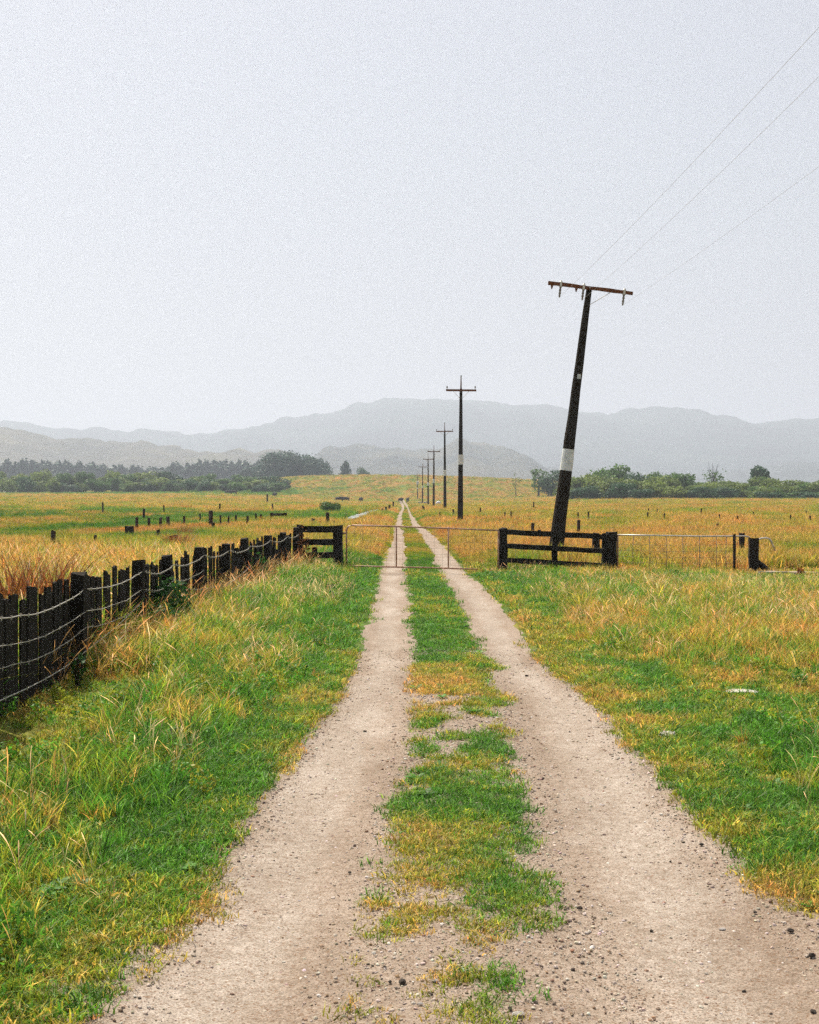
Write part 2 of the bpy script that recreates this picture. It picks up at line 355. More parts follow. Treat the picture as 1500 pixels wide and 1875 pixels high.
# ------------------------------------------------------------------ trees
def leafcloud(name, lobes, n, size, seed, mat, hole=.28, up=.0):
    r = np.random.default_rng(seed); lb = np.array(lobes, float)
    wt = (lb[:, 3] * lb[:, 5] + lb[:, 3] * lb[:, 4]); wt /= wt.sum(); k = r.choice(len(lb), n, p=wt)
    d = r.normal(size=(n, 3)); d /= np.linalg.norm(d, axis=1)[:, None]
    rad = 1 - .45 * r.random(n) ** 2.2 + .10 * r.normal(size=n)
    P = lb[k, :3] + d * lb[k, 3:6] * rad[:, None]
    keep = (fbm(P[:, 0] / (size * 4.5) + 50, P[:, 2] / (size * 4.5) + P[:, 1] / (size * 6), seed, 3) > hole); P = P[keep]; d = d[keep]; n = len(P)
    nn = d + .8 * r.normal(size=(n, 3)); nn[:, 2] += up; nn /= np.linalg.norm(nn, axis=1)[:, None]
    a = np.cross(nn, r.normal(size=(n, 3))); a /= np.linalg.norm(a, axis=1)[:, None]; b = np.cross(nn, a)
    s = size * (.6 + .8 * r.random(n))[:, None]
    Vv = np.stack([P - a * s, P - b * s * .5, P + a * s, P + b * s * .55], 1).reshape(-1, 3)
    Ff = np.arange(4 * n).reshape(n, 4); me = npmesh(name, Vv, Ff); me.materials.append(mat)
    lv = np.repeat((.62 + .7 * r.random(n)), 4); cc = np.stack([lv, lv, lv * .95, np.ones(4 * n)], -1)
    at2 = me.attributes.new('lv', 'FLOAT_COLOR', 'POINT'); at2.data.foreach_set('color', cc.astype(np.float32).reshape(-1)); return me
ML_DARK = leaf_mat('foliage_dark', (.034, .095, .038), .3); ML_MID = leaf_mat('foliage_mid', (.075, .160, .034), .34); ML_LIGHT = leaf_mat('foliage_light', (.150, .220, .044), .36)
ML_PINE = leaf_mat('foliage_pine', (.024, .075, .050), .15); ML_VINE = leaf_mat('foliage_vine', (.035, .11, .024), .4)
ML_DRY = leaf_mat('foliage_dry', (.22, .085, .025), .35)
M_BARK = wood('bark', (.03, .024, .018), (.06, .048, .036), (.11, .09, .07))
def lobes_round(r, n, w, h, base):
    L = [(0, 0, base + (h - base) * .5, w * .36, w * .36, (h - base) * .42)]
    for i in range(n):
        a = r.random() * 6.28; q = w * (.18 + .22 * r.random()); zz = base + (h - base) * (.25 + .6 * r.random()); s = w * (.14 + .14 * r.random())
        L.append((q * math.cos(a), q * math.sin(a), zz, s, s, s * .85))
    return L
def trunk_mb(h, r, forks, rr, seed):
    q = random.Random(seed); b = MB(); x = y = 0; pts = []
    for i in range(6): pts.append((x, y, h * i / 5 - .25 * (i == 0))); x += q.uniform(-.04, .04) * h * .3; y += q.uniform(-.04, .04) * h * .3
    b.tube(pts, [r * (1.25 - i * .19) for i in range(6)], 7)
    for i in range(forks):
        k = 2 + i % 3; p = Vector(pts[k]); a = q.uniform(0, 6.28); L = rr * q.uniform(.5, .9)
        e = p + Vector((math.cos(a) * L, math.sin(a) * L, L * q.uniform(.5, 1.1))); mid = (p + e) / 2 + Vector((0, 0, -.08 * L))
        b.tube([p, mid, e], [r * .5, r * .36, r * .12], 5)
    return b
PROTO = {}
def tree_proto(key, w, h, base, n, size, mat, seed, lob=9, hole=.28):
    r = np.random.default_rng(seed)
    cm = leafcloud(key + '_crown', lobes_round(r, lob, w, h, base), n, size, seed, mat, hole)
    tm = trunk_mb(h * .75, h * .022 + .03, 7, w * .4, seed).mesh(key + '_trunk'); tm.materials.append(M_BARK); PROTO[key] = (cm, tm, w, h)
def conifer_proto(key, w, h, n, size, seed, fat=.5):
    r = np.random.default_rng(seed); L = []
    for i in range(22):
        zz = h * (.14 + .82 * i / 21); rad = w * .5 * (1 - (i / 21)) ** fat; a = r.random() * 6.28; q = rad * .5
        L.append((q * math.cos(a), q * math.sin(a), zz, max(rad * .62, .25), max(rad * .62, .25), h * .055 + .2))
    cm = leafcloud(key + '_crown', L, n, size, seed, ML_PINE, .25); tm = trunk_mb(h * .96, h * .016 + .05, 5, w * .3, seed).mesh(key + '_trunk'); tm.materials.append(M_BARK); PROTO[key] = (cm, tm, w, h)
for i in range(3):
    tree_proto('shrub_light%d' % i, 7, 6, .3, 2400, .30, ML_LIGHT, 40 + i, 10, .22)
    tree_proto('shrub_mid%d' % i, 7, 6, .2, 2600, .30, ML_MID, 50 + i, 10, .18)
    tree_proto('shrub_dark%d' % i, 6, 6, .1, 1900, .28, ML_DARK, 60 + i, 9, .22)
    conifer_proto('pine%d' % i, 8, 22, 1700, .80, 70 + i, .38)
tree_proto('broad0', 20, 19, .6, 9500, .50, ML_PINE, 81, 26, .14); tree_proto('broad1', 19, 18, .6, 9500, .50, ML_PINE, 82, 26, .14)
conifer_proto('spruce', 9.5, 11, 2600, .40, 83, .42)
tree_proto('wispy', 5.5, 6.5, 2.2, 420, .24, ML_MID, 84, 9, .42); tree_proto('sparse', 4, 4, 1.3, 130, .2, ML_LIGHT, 85, 6, .45)
tree_proto('slender', 3.2, 6.5, .5, 650, .24, ML_MID, 86, 7, .35)
def plant(key, name, x, y, sx, sz, label, cat, group=None, rz=None):
    cm, tm, w, h = PROTO[key]; t = empty(name, (x, y, Hf(x, y)), random.uniform(0, 6.28) if rz is None else rz)
    a = link('crown', cm, None, t); b = link('trunk', tm, None, t); a.scale = b.scale = (sx, sx, sz)
    tag(t, label, cat, group); return t
def tree_px(key, name, px, top, D, wpx, label, cat, group=None):
    x = at(px, D); g = Hf(x, D); hh = (HY - top) / FPX * D + CAM_H - g; _, _, w, h = PROTO[key]
    return plant(key, name, x, D, wpx / FPX * D / w, hh / h, label, cat, group)
# hedge along the far side of the left field
hl = {'light': 'light green bushy tree in the hedge beyond the fence-side paddock', 'mid': 'mid green bushy tree in the hedge beyond the fence-side paddock', 'dark': 'dark blue-green bushy tree in the hedge beyond the fence-side paddock'}
q = random.Random(3); px = -70
while px < 520:
    for row in range(2):
        kind = q.choice(['light', 'light', 'mid', 'mid', 'dark']) if row else q.choice(['dark', 'mid', 'light', 'dark'])
        top = (868 if row else 880) + q.uniform(-6, 7) + max(0, px - 250) * .035
        tree_px('shrub_%s%d' % (kind, q.randrange(3)), 'hedge_tree', px + q.uniform(-7, 7) + row * 9, top, (478 if row else 452) + q.uniform(-7, 7), q.uniform(36, 54) * (1 if row else .8), hl[kind], 'tree', 'hedge trees beyond the fence-side paddock, ' + kind + ' green')
    px += 20
# pine plantation far behind the hedge
px = -60
while px < 475:
    for row in range(2):
        top = np.interp(px, [-60, 130, 200, 300, 320, 400, 480], [842, 846, 852, 856, 847, 844, 845]) + q.uniform(-4, 5)
        tree_px('pine%d' % q.randrange(3), 'pine_tree', px + q.uniform(-4, 4) + row * 7, top, 1000 + row * 28 + q.uniform(-9, 9), q.uniform(30, 42), 'hazy blue-grey pine in the plantation behind the paddock hedge', 'tree', 'pines of the far plantation')
    px += 13
for p, tp in ((480, 846), (497, 838), (455, 850)): tree_px('pine%d' % (p % 3), 'pine_tree', p, tp, 820, 40, 'hazy pine standing against the broad dark tree on the rise', 'tree', 'pines beside the broad trees')
tree_px('broad0', 'broad_tree', 513, 829, 700, 84, 'broad dark tree of the pair on the rise, beside the pines', 'tree')
tree_px('broad1', 'broad_tree', 572, 833, 705, 78, 'rounded dark tree of the pair on the rise, on the conifer side', 'tree')
tree_px('spruce', 'conifer_tree', 632, 842, 690, 33, 'small pointed dark conifer standing alone on the crest of the rise', 'tree')
tree_px('shrub_dark1', 'crest_bush', 662, 858, 690, 30, 'low dark bush beside the pointed conifer on the crest', 'bush')
# right-hand shrub belt
for p, tp, D, w, k, lab in [
    (945, 864, 425, 24, 'sparse', 'thin nearly bare sapling beside the far end of the shrub belt'),
    (986, 855, 418, 34, 'slender', 'slender loose tree between the bare sapling and the leaning pole'),
    (1012, 864, 415, 50, 'shrub_dark0', 'dark rounded bush between the slender tree and the leaning pole'),
    (1116, 853, 335, 88, 'shrub_mid0', 'tall dome-topped green tree rising from the shrub belt'),
    (1181, 869, 322, 66, 'shrub_dark1', 'dark green upright tree beside the dome-topped tree'),
    (1310, 862, 345, 52, 'wispy', 'open wispy tree with bare branches above the shrub belt'),
    (1391, 850, 345, 50, 'shrub_dark2', 'dark oval tree standing above the shrub belt'),
    (1302, 893, 298, 52, 'shrub_dark0', 'low dark rounded bush below the wispy tree'),
    (1404, 901, 296, 38, 'shrub_dark1', 'low dark rounded bush below the oval tree')]:
    tree_px(k, 'shrub_tree' if D > 300 else 'rounded_bush', p, tp, D, w, lab, 'tree' if D > 300 else 'bush')
b = MB(); rb = random.Random(8)                          # dead twigs rising out of the wispy tree
xw = at(1306, 344.5); gz = Hf(xw, 344.5)
for i in range(9):
    p0 = Vector((rb.uniform(-.4, .4), 0, 3.2)); e = Vector((rb.uniform(-1.6, 1.0), rb.uniform(-.6, .6), rb.uniform(6.6, 9.2))); b.tube([p0, (p0 + e) / 2 + Vector((rb.uniform(-.2, .2), 0, 0)), e], [.07, .05, .025], 5)
b.tube([(0, 0, -.1), (0, 0, 3.3)], .1, 6)
o = b.build('dead_tree', M_BARK, None, (xw, 344.5, gz)); tag(o, 'bare dead grey branches sticking up from the wispy tree', 'tree')
px = 1040
while px < 1580:
    for row in range(3):
        kind = q.choice(['light', 'light', 'mid']) if row != 0 else q.choice(['light', 'mid', 'mid', 'dark'])
        top = [897, 887, 880][row] + q.uniform(-6, 6) - (9 if px < 1240 else 0)
        tree_px('shrub_%s%d' % (kind, q.randrange(3)), 'belt_shrub', px + q.uniform(-9, 9) + row * 8, top, [303, 316, 330][row] + q.uniform(-4, 4), q.uniform(38, 62), {'light': 'light olive', 'mid': 'mid green', 'dark': 'dark green'}[kind] + ' rounded shrub in the belt beyond the pole-side paddock', 'bush', 'shrubs of the far belt, ' + kind + ' green')
    px += 27
o = tree_px('shrub_mid1', 'ditch_shrub', 607, 912, 118, 42, 'single dark green shrub standing near the ditch water', 'bush'); o.location.z -= .38

# ------------------------------------------------------------------ left board fence
def fence_x(y): return float(np.interp(y, [6, 10, 14, 20, 26, 32.6], [-3.20, -3.24, -3.33, -3.38, -3.10, -2.72]))
fence = empty('board_fence', (fence_x(20), 20, Hf(fence_x(20), 20)))
tag(fence, 'dark upright board fence with sagging barbed wire along the grass verge', 'fence')
fb = fence.location
boards = [plank_mesh('board', .17, .022, 1.0, .006, .012) for _ in range(8)]
for me_ in boards: me_.materials.append(M_WOOD)
postm = [plank_mesh('post', .17, .13, 1.0, .010, .015) for _ in range(4)]
for me_ in postm: me_.materials.append(M_WOOD)
qf = random.Random(12)
posts = [8.3, 10.55, 13.9, 17.0, 19.3, 21.6, 23.8, 26.0, 28.3, 30.6, 32.4]
def fence_rot(y): return math.atan2(1.0, (fence_x(y + .5) - fence_x(y - .5)))
y = 7.2
while y < 32:
    w = qf.uniform(.09, .21) if y < 19 else qf.uniform(.08, .16)
    if qf.random() < (.03 if y < 20 else .11): y += qf.uniform(.08, .16); continue
    if min(abs(y - p) for p in posts) > .14:
        x = fence_x(y) - .02 + qf.uniform(-.012, .012); hh = np.interp(y, [7, 11, 16, 20, 32], [.96, .94, .91, .89, .86]) + qf.uniform(-.06, .05) - (.25 * qf.random() if y > 20 and qf.random() < .18 else 0)
        o = link('board', boards[qf.randrange(8)], None, fence); g = Hf(x, y)
        o.location = Vector((x, y, g - .12)) - fb; o.rotation_euler = (qf.uniform(-.02, .02), qf.uniform(-.035, .035) * (1 if y < 20 else 2.5), fence_rot(y) + qf.uniform(-.08, .08)); o.scale = (w / .17, 1, hh + .12)
    y += w + (qf.uniform(.004, .03) if qf.random() < .80 else qf.uniform(.06, .11))
ph = [1.02, 1.03, .99, .97, .96, .95, .94, .98, .92, .92, .98]
for p, hh in zip(posts, ph):
    o = link('post', postm[qf.randrange(4)], None, fence); x = fence_x(p)
    o.location = Vector((x + .035, p, Hf(x, p) - .15)) - fb; o.rotation_euler = (qf.uniform(-.03, .03), qf.uniform(-.04, .04), fence_rot(p)); o.scale = (1, 1, hh + .15)
for (hz, sag, y0, y1, r) in ((.84, .07, 8.3, 32.4, .0048), (.62, .06, 8.3, 21.6, .0032), (.46, .07, 8.3, 17.0, .0028), (.30, .16, 8.3, 26.0, .0045)):
    b = MB(); sel = [p for p in posts if y0 - .1 <= p <= y1 + .1]
    if hz == .30: sel = [8.3, 16.2, 20.4, 26.0]
    for a_, c_ in zip(sel[:-1], sel[1:]):
        pts = []; ja, jc = qf.uniform(-.03, .03), qf.uniform(-.03, .03)
        for k in range(13):
            t_ = k / 12; yy = a_ + (c_ - a_) * t_; xx = fence_x(yy) + .115; zz = Hf(xx, yy) + hz + (.12 * (yy - 8) / 12 if hz == .30 else 0) - sag * 4 * t_ * (1 - t_)
            pts.append(Vector((xx + qf.uniform(-.006, .006), yy, zz + qf.uniform(-.006, .006))) - fb)
        b.tube(pts, r, 5)
        for k in range(1, 12):                            # barbs
            c0 = pts[k]
            for s in (1, -1): b.tube([c0 + Vector((0, -.004, -.016 * s)), c0 + Vector((.008, .006, .018 * s))], r * .6, 3)
    b.build('barbed_wire', M_WIRE, fence)

# climbing plants and dry weeds at the fence
def leafplant(name, px, D, wd, hg, mat, n, size, label, cat, xoff=0, hole=.3, group=None, X=None):
    x = at(px, D) if X is None else X; me_ = leafcloud(name + '_leaves', [(0, 0, hg * .5, wd / 2, wd / 2, hg * .5), (wd * .2, 0, hg * .3, wd * .35, wd * .35, hg * .3), (-wd * .25, 0, hg * .65, wd * .25, wd * .25, hg * .3)], n, size, int(px * 7 + D * 3), mat, hole)
    t_ = empty(name, (x + xoff, D, Hf(x, D))); link('foliage', me_, None, t_); b_ = MB(); qq = random.Random(int(px))
    for i in range(7): b_.tube([(qq.uniform(-.1, .1) * wd, 0, -.08), (qq.uniform(-.2, .2) * wd, qq.uniform(-.1, .1), hg * .45), (qq.uniform(-.4, .4) * wd, qq.uniform(-.15, .15), hg * .9)], [.006, .005, .003], 4)
    b_.build('stem', M_POSTB, t_); tag(t_, label, cat, group); return t_
leafplant('climbing_plant', 272, 18.6, .55, .72, ML_VINE, 800, .035, 'glossy green climber on the dark post of the board fence', 'plant', .0, .3, X=-3.2)
leafplant('bramble', 258, 17.6, .6, .40, ML_VINE, 520, .032, 'low green bramble at the foot of the board fence', 'plant', 0, .3, X=-3.12)
leafplant('bramble', 410, 26.5, .5, .7, ML_VINE, 260, .035, 'green weed growing through the broken end of the board fence', 'plant', 0, .35, X=-2.95)
leafplant('ivy_clump', 552, 32.4, .36, .98, ML_DRY, 420, .035, 'brown tangled creeper on the end post of the short rail fence', 'plant', 0, .3)
leafplant('fence_weed', 60, 13.0, .16, .34, ML_VINE, 60, .03, 'green weed in front of the near boards of the fence', 'plant', 0, .3, X=-3.08)

# ------------------------------------------------------------------ timber rails and gates (about 33 m away)
GD = 33.0; GS = FPX / GD
def zpx(py, D=GD): return CAM_H - (py - HY) / FPX * D
def upright(name, px, top, wpx, D, parent, mat=M_WOOD, t=None, lean=0, below=.25, base=None):
    x = at(px, D); w = wpx / FPX * D; zt = zpx(top, D); zb = Hf(x, D) - below
    me_ = plank_mesh(name, w, t or w * .9, zt - zb, min(.012, w * .1), .02, 5); o = link(name, me_, mat, parent)
    o.location = Vector((x, D, zb)) - (parent.location if parent else Vector()); o.rotation_euler = (0, lean, random.uniform(-.15, .15)); return o
def rail(name, p0, p1, hpx, D, parent, mat=M_WOOD, t=.045, dy=-.10):
    a_ = Vector((at(p0[0], D), D + dy, zpx(p0[1], D))); b_ = Vector((at(p1[0], D), D + dy, zpx(p1[1], D))); L = (b_ - a_).length; n = 10; hh = hpx / FPX * D
    V = []; Fc = []
    for i in range(n + 1):
        c_ = a_.lerp(b_, i / n)
        for (u, v) in ((-1, -1), (1, -1), (1, 1), (-1, 1)): V.append(Vector((c_.x, c_.y + u * t / 2 + random.uniform(-.003, .003), c_.z + v * hh / 2 + random.uniform(-.009, .009))) - parent.location)
    for i in range(n):
        for k in range(4): Fc.append((i * 4 + k, i * 4 + (k + 1) % 4, i * 4 + 4 + (k + 1) % 4, i * 4 + 4 + k))
    Fc += [(3, 2, 1, 0), tuple(n * 4 + k for k in range(4))]
    return link(name, npmesh(name, V, Fc), mat, parent)
rf = empty('rail_fence', (at(1020, GD), GD, Hf(at(1020, GD), GD))); tag(rf, 'dark three-rail timber fence in front of the leaning pole', 'fence')
upright('post', 921.5, 967, 15, GD, rf); upright('post', 1015.5, 977, 9.5, GD + .0, rf, t=.08); upright('post', 1107, 977, 9, GD + .02, rf, t=.1); upright('post', 1120, 974, 17, GD - .02, rf, t=.2)
o = upright('strainer_post', 1091, 976, 12, GD + 3.4, None); tag(o, 'dark post standing just behind the thick end post of the three-rail fence', 'post')
rail('rail', (917, 973.5), (1122, 983.5), 9.5, GD, rf); rail('rail', (918, 999), (1110, 1009), 9, GD, rf); rail('rail', (918, 1024.5), (1110, 1036), 9, GD, rf)
rf2 = empty('rail_fence', (at(590, GD), GD, Hf(at(590, GD), GD))); tag(rf2, 'short dark two-rail timber fence between board fence and field gate', 'fence')
upright('post', 619, 962, 16, GD, rf2, t=.2); upright('post', 549, 961, 10, GD - .3, rf2); upright('post', 576, 1003, 9, GD, rf2, t=.06)
rail('rail', (545, 968.5), (622, 969.5), 12, GD, rf2); rail('rail', (545, 992), (622, 992.5), 11, GD, rf2); rail('rail', (552, 1017), (620, 1016), 11, GD, rf2)

def pipe(name, pts, r, mat, parent, n=8): return MB().tube([Vector(p) - parent.location for p in pts], r, n).build(name, mat, parent, smooth=True)
def P3(px, py, D=GD): return Vector((at(px, D), D, zpx(py, D)))
gate = empty('field_gate', (at(775, GD), GD - .12, Hf(at(775, GD), GD))); tag(gate, 'closed rusty pipe gate with wire netting across the gravel track', 'gate')
top = [P3(635, 1047), P3(635, 972), P3(636.5, 966), P3(640, 962.5), P3(646, 961.5), P3(700, 963), P3(775, 965.5), P3(850, 968.5), P3(913, 971)]
pipe('frame', [p + Vector((0, -.12, 0)) for p in top] , .020, M_RUST, gate)
pipe('frame', [p + Vector((0, -.12, 0)) for p in (P3(912.5, 972), P3(911.5, 1046))], .022, M_RUST, gate)
pipe('bottom_bar', [p + Vector((0, -.12, 0)) for p in (P3(635, 1035.5), P3(690, 1037), P3(800, 1039.5), P3(912, 1043))], .019, M_RUST, gate)
for px in (726, 821): pipe('upright', [P3(px, 964) + Vector((0, -.12, 0)), P3(px, 1039) + Vector((0, -.12, 0))], .018, M_RUST, gate, 6)
pipe('hinge', [P3(627, 977) + Vector((0, -.06, 0)), P3(636, 975) + Vector((0, -.12, 0))], .02, M_RUST, gate, 6)
for i in range(1, 19):
    px = 635 + i * 14.6
    pipe('netting_wire', [P3(px, 963.5 + (px - 640) * .034) + Vector((0, -.12, 0)), P3(px + random.uniform(-1, 1), 1001) + Vector((0, -.12, 0)), P3(px, 1037.5) + Vector((0, -.12, 0))], .0026, M_THIN, gate, 4)
for py in (976, 988, 1000, 1011, 1021, 1030): pipe('netting_wire', [P3(635, py) + Vector((0, -.12, 0)), P3(775, py + 3.5) + Vector((0, -.12, 0)), P3(912, py + 6) + Vector((0, -.12, 0))], .0026, M_THIN, gate, 4)

g2 = empty('field_gate', (at(1237, GD), GD, Hf(at(1237, GD), GD))); tag(g2, 'low pale pipe gate with sparse netting beside the stump post', 'gate')
pipe('top_bar', [P3(1129, 979.5), P3(1200, 980.5), P3(1290, 982), P3(1365, 981.5), P3(1373, 984)], .018, M_GALV, g2)
pipe('end_bar', [P3(1131, 979), P3(1131.5, 1005), P3(1130.5, 1052)], .020, M_RUST, g2)
upright('end_bar', 1344.5, 977.5, 4.4, GD - .03, g2, M_POSTB, t=.05)
for px in (1160, 1189, 1220, 1250, 1281, 1312, 1330): pipe('netting_wire', [P3(px, 981), P3(px + random.uniform(-1.5, 1.5), 1015), P3(px + random.uniform(-1, 1), 1049)], .0085, M_THIN, g2, 4)
for py in (996, 1008, 1019, 1030): pipe('netting_wire', [P3(1131, py), P3(1230, py + random.uniform(1, 4)), P3(1344, py + 1)], .0045, M_THIN, g2, 4)

o = upright('strainer_post', 1358.5, 976, 8.6, 38.5, None, M_WOOD, below=.2); tag(o, 'slim dark post behind the end of the low gate', 'post')
st = empty('stump_post', (at(1380, GD), GD - .05, Hf(at(1380, GD), GD))); tag(st, 'thick dark stump post with slanting brace at the end of the low gate', 'post')
upright('post', 1380, 985.5, 17, GD - .05, st, t=.22)
b = MB(); a0 = P3(1384, 1028) - st.location; a1 = P3(1413, 1049) - st.location; b.tube([a0, (a0 + a1) / 2, a1], [.075, .07, .05], 6); b.build('brace', M_WOOD, st)
bp = empty('bent_pipe', (at(1400, GD), GD - .05, Hf(at(1400, GD), GD))); tag(bp, 'bent pipe hooking out over the grass from the stump post', 'pipe')
pipe('pipe', [P3(1380, 990), P3(1388, 988), P3(1395, 985.5), P3(1403, 985), P3(1409, 987), P3(1412, 991), P3(1418.5, 1007)], .021, M_GALV, bp); pipe('rim', [P3(1418.2, 1006.2), P3(1419, 1008.4)], .025, M_RUST, bp)
BD = 31.6; o = empty('fallen_board', (at(1450, BD), BD, Hf(at(1450, BD), BD))); tag(o, 'pale bleached board lying in the grass beside the stump post', 'board')
rail('board', (1389, 1049), (1545, 1052), 7, BD, o, M_GREY, t=.20, dy=0); rail('under_shadow', (1391, 1057), (1540, 1060), 10, BD, o, M_WOOD, t=.14, dy=.05)  # dark lower bar stands in for the shadow under the board
o = leafplant('dead_root', 1466, 31.3, .16, .16, ML_DRY, 120, .03, 'small dark clump lying on the pale fallen board', 'plant')

# ------------------------------------------------------------------ power poles
def pin_insulator(parent, loc, s=1.0, mats=(M_INS, M_ARM)):
    b_ = MB().lathe([(.010 * s, 0), (.012 * s, .07 * s), (.04 * s, .08 * s), (.045 * s, .11 * s), (.028 * s, .13 * s), (.038 * s, .15 * s), (.02 * s, .19 * s)], 8); return b_.build('insulator', mats[0], parent, loc)
def pole_mesh(h, r0, r1, tip=None, n=12, tw=0):
    b_ = MB(); pts = []; rr = []
    for i in range(13):
        t_ = i / 12; pts.append((random.uniform(-.008, .008), random.uniform(-.008, .008), -1.0 + (h + 1.0) * t_)); rr.append(r0 + (r1 - r0) * max(0, (t_ * (h + 1) - 1) / h) + random.uniform(-.004, .004))
    b_.tube(pts, rr, n); return b_
pl = empty('power_pole', (at(1016, 39.6), 39.6, Hf(at(1016, 39.6), 39.6))); tag(pl, 'dark leaning wooden power pole with tilted crossarm behind the three-rail fence', 'power pole')
pl.rotation_euler = (0, math.atan2(1078 - 1016, 1022 - 526), 0)
PH = 7.62; pole_mesh(PH, .215, .080).build('pole', M_POLE, pl)
r_at = lambda z: .215 + (.080 - .215) * z / PH
MB().tube([(0, 0, 2.47), (0, 0, 2.62), (0, 0, 2.9), (0, 0, 3.07)], [r_at(2.47) + .006, r_at(2.6) + .008, r_at(2.9) + .008, r_at(3.07) + .006], 14).build('white_band', M_BAND, pl)
b = MB()
for i in range(9): pass
arm = MB(); pts = [(-1.155 + 2.36 * i / 10, -.15, PH - .06 + random.uniform(-.006, .006)) for i in range(11)]; arm.tube(pts, [.066 + random.uniform(-.006, .006) for _ in range(11)], 4); arm = arm.build('crossarm', M_ARM, pl)
MB().tube([(.06, -.11, PH - .52), (.62, -.16, PH - .09)], .009, 5).build('brace', M_GALV, pl)
for xx in (-.80, -.165, .965):
    t_ = MB().lathe([(.012, 0), (.030, -.03), (.034, -.06), (.022, -.08), (.034, -.11), (.036, -.14), (.022, -.16), (.035, -.19), (.035, -.23), (.020, -.25), (.030, -.28), (.012, -.33)], 9).build('insulator', M_INS, pl, (xx, -.16, PH - .10))
    MB().tube([(0, 0, -.03), (0, 0, .10), (0, 0, .16)], [.05, .05, .012], 8).build('cap', M_INSW, t_)
for xx in (-1.04, -.36): MB().tube([(0, 0, 0), (0, 0, -.07), (0, 0, -.13)], [.05, .03, .012], 6).build('bracket', M_ARM, pl, (xx, -.16, PH - .09))
MB().tube([(0, -.09, PH - .06), (0, -.24, PH - .06)], .02, 6).build('bolt', M_GALV, pl)
MB().box((0.02, -r_at(5.1) - .004, 5.1), (.10, .006, .13)).build('number_plate', M_BAND, pl)

bpy.context.view_layer.update()
Mw = pl.matrix_world.copy()
for k, (xx, (cx, cy), Dc, nm) in enumerate(((-.80, (1500, 50), 17.5, 'upper'), (-.165, (1500, 140), 19.5, 'middle'), (.965, (1500, 305), 24.0, 'lower'))):
    S = Mw @ Vector((xx, -.16, PH - .42)); C_ = Vector((at(cx, Dc), Dc, zpx(cy, Dc))); yE = -16.0; tc = (S.y - Dc) / (S.y - yE); sag = .55
    zE = S.z + (C_.z + 4 * sag * tc * (1 - tc) - S.z) / tc; xE = S.x + (C_.x - S.x) / tc; E = Vector((xE, yE, zE)); pts = []
    for i in range(41):
        t_ = i / 40; p = S.lerp(E, t_); p.z -= 4 * sag * t_ * (1 - t_); pts.append(p)
    o = MB().tube(pts, .0024, 6).build('power_line', M_LINE, smooth=True)
    tag(o, {'upper': 'line wire from the outer insulator of the unbraced half of the crossarm', 'middle': 'line wire from the insulator hanging beside the top of the leaning pole', 'lower': 'line wire from the insulator on the braced half of the crossarm'}[nm], 'wire')

fp = [(843, 962, 687, 78, 'second', 'upright dark pole with rusty crossarm and white band, nearest the track gate'),
      (815, 935, 773, 138, 'third', 'dark pole with crossarm, next behind the rusty-armed pole'),
      (794.2, 935.5, 815, 186, 'fourth', 'brown pole with pale band, third of the upright row from the gate'),
      (784.3, 931, 831, 225, 'fifth', 'brown pole with thin crossarm, fourth of the upright row from the gate'),
      (773.8, 924.5, 847, 290, 'sixth', 'brown pole with thin crossarm, fifth of the upright row from the gate'),
      (764.8, 919, 865, 412, 'seventh', 'farthest pole of the row, carrying a grey transformer drum')]
for k, (px, base, tp, D, _, lab) in enumerate(fp):
    x = at(px, D); g = Hf(x, D); t = empty('power_pole', (x, D, g)); zt = zpx(tp, D) - g; tag(t, lab, 'power pole', 'upright power poles along the track'); t.rotation_euler = (random.uniform(-.006, .006), random.uniform(-.006, .006), random.uniform(-.08, .08))
    za = zt * .895; mat = M_POLE if k < 2 else M_POLE2
    b = MB(); pts = [(0, 0, -1)] + [(0, 0, za * i / 8) for i in range(1, 9)] ; b.tube(pts + [(0, 0, za + .12)], [.175] + [.165 - .085 * i / 8 for i in range(1, 9)] + [.06], 12); b.build('pole', mat, t)
    MB().tube([(0, 0, za), (0, 0, zt - .12)], [.045, .028], 6).build('top_pin', M_ARM, t); pin_insulator(t, (0, 0, zt - .2))
    MB().box((0, -.10, za + .02), (1.66, .09, .105), jit=.008).build('crossarm', M_ARM, t)
    for s in (-1, 1):
        MB().tube([(s * .07, -.12, za - .42), (s * .46, -.12, za + .0)], .010, 5).build('brace', M_GALV, t)
        pin_insulator(t, (s * .77, -.10, za + .06), 1.05)
    z0 = zt * .405; MB().tube([(0, 0, z0), (0, 0, z0 + zt * .066)], [.155, .150], 14).build('white_band', M_BAND, t)
    if k == 5:
        MB().lathe([(.05, 0), (.36, .05), (.38, .6), (.36, .95), (.1, 1.02)], 14).build('transformer', M_TANK, t, (0, -.45, zt * .56))

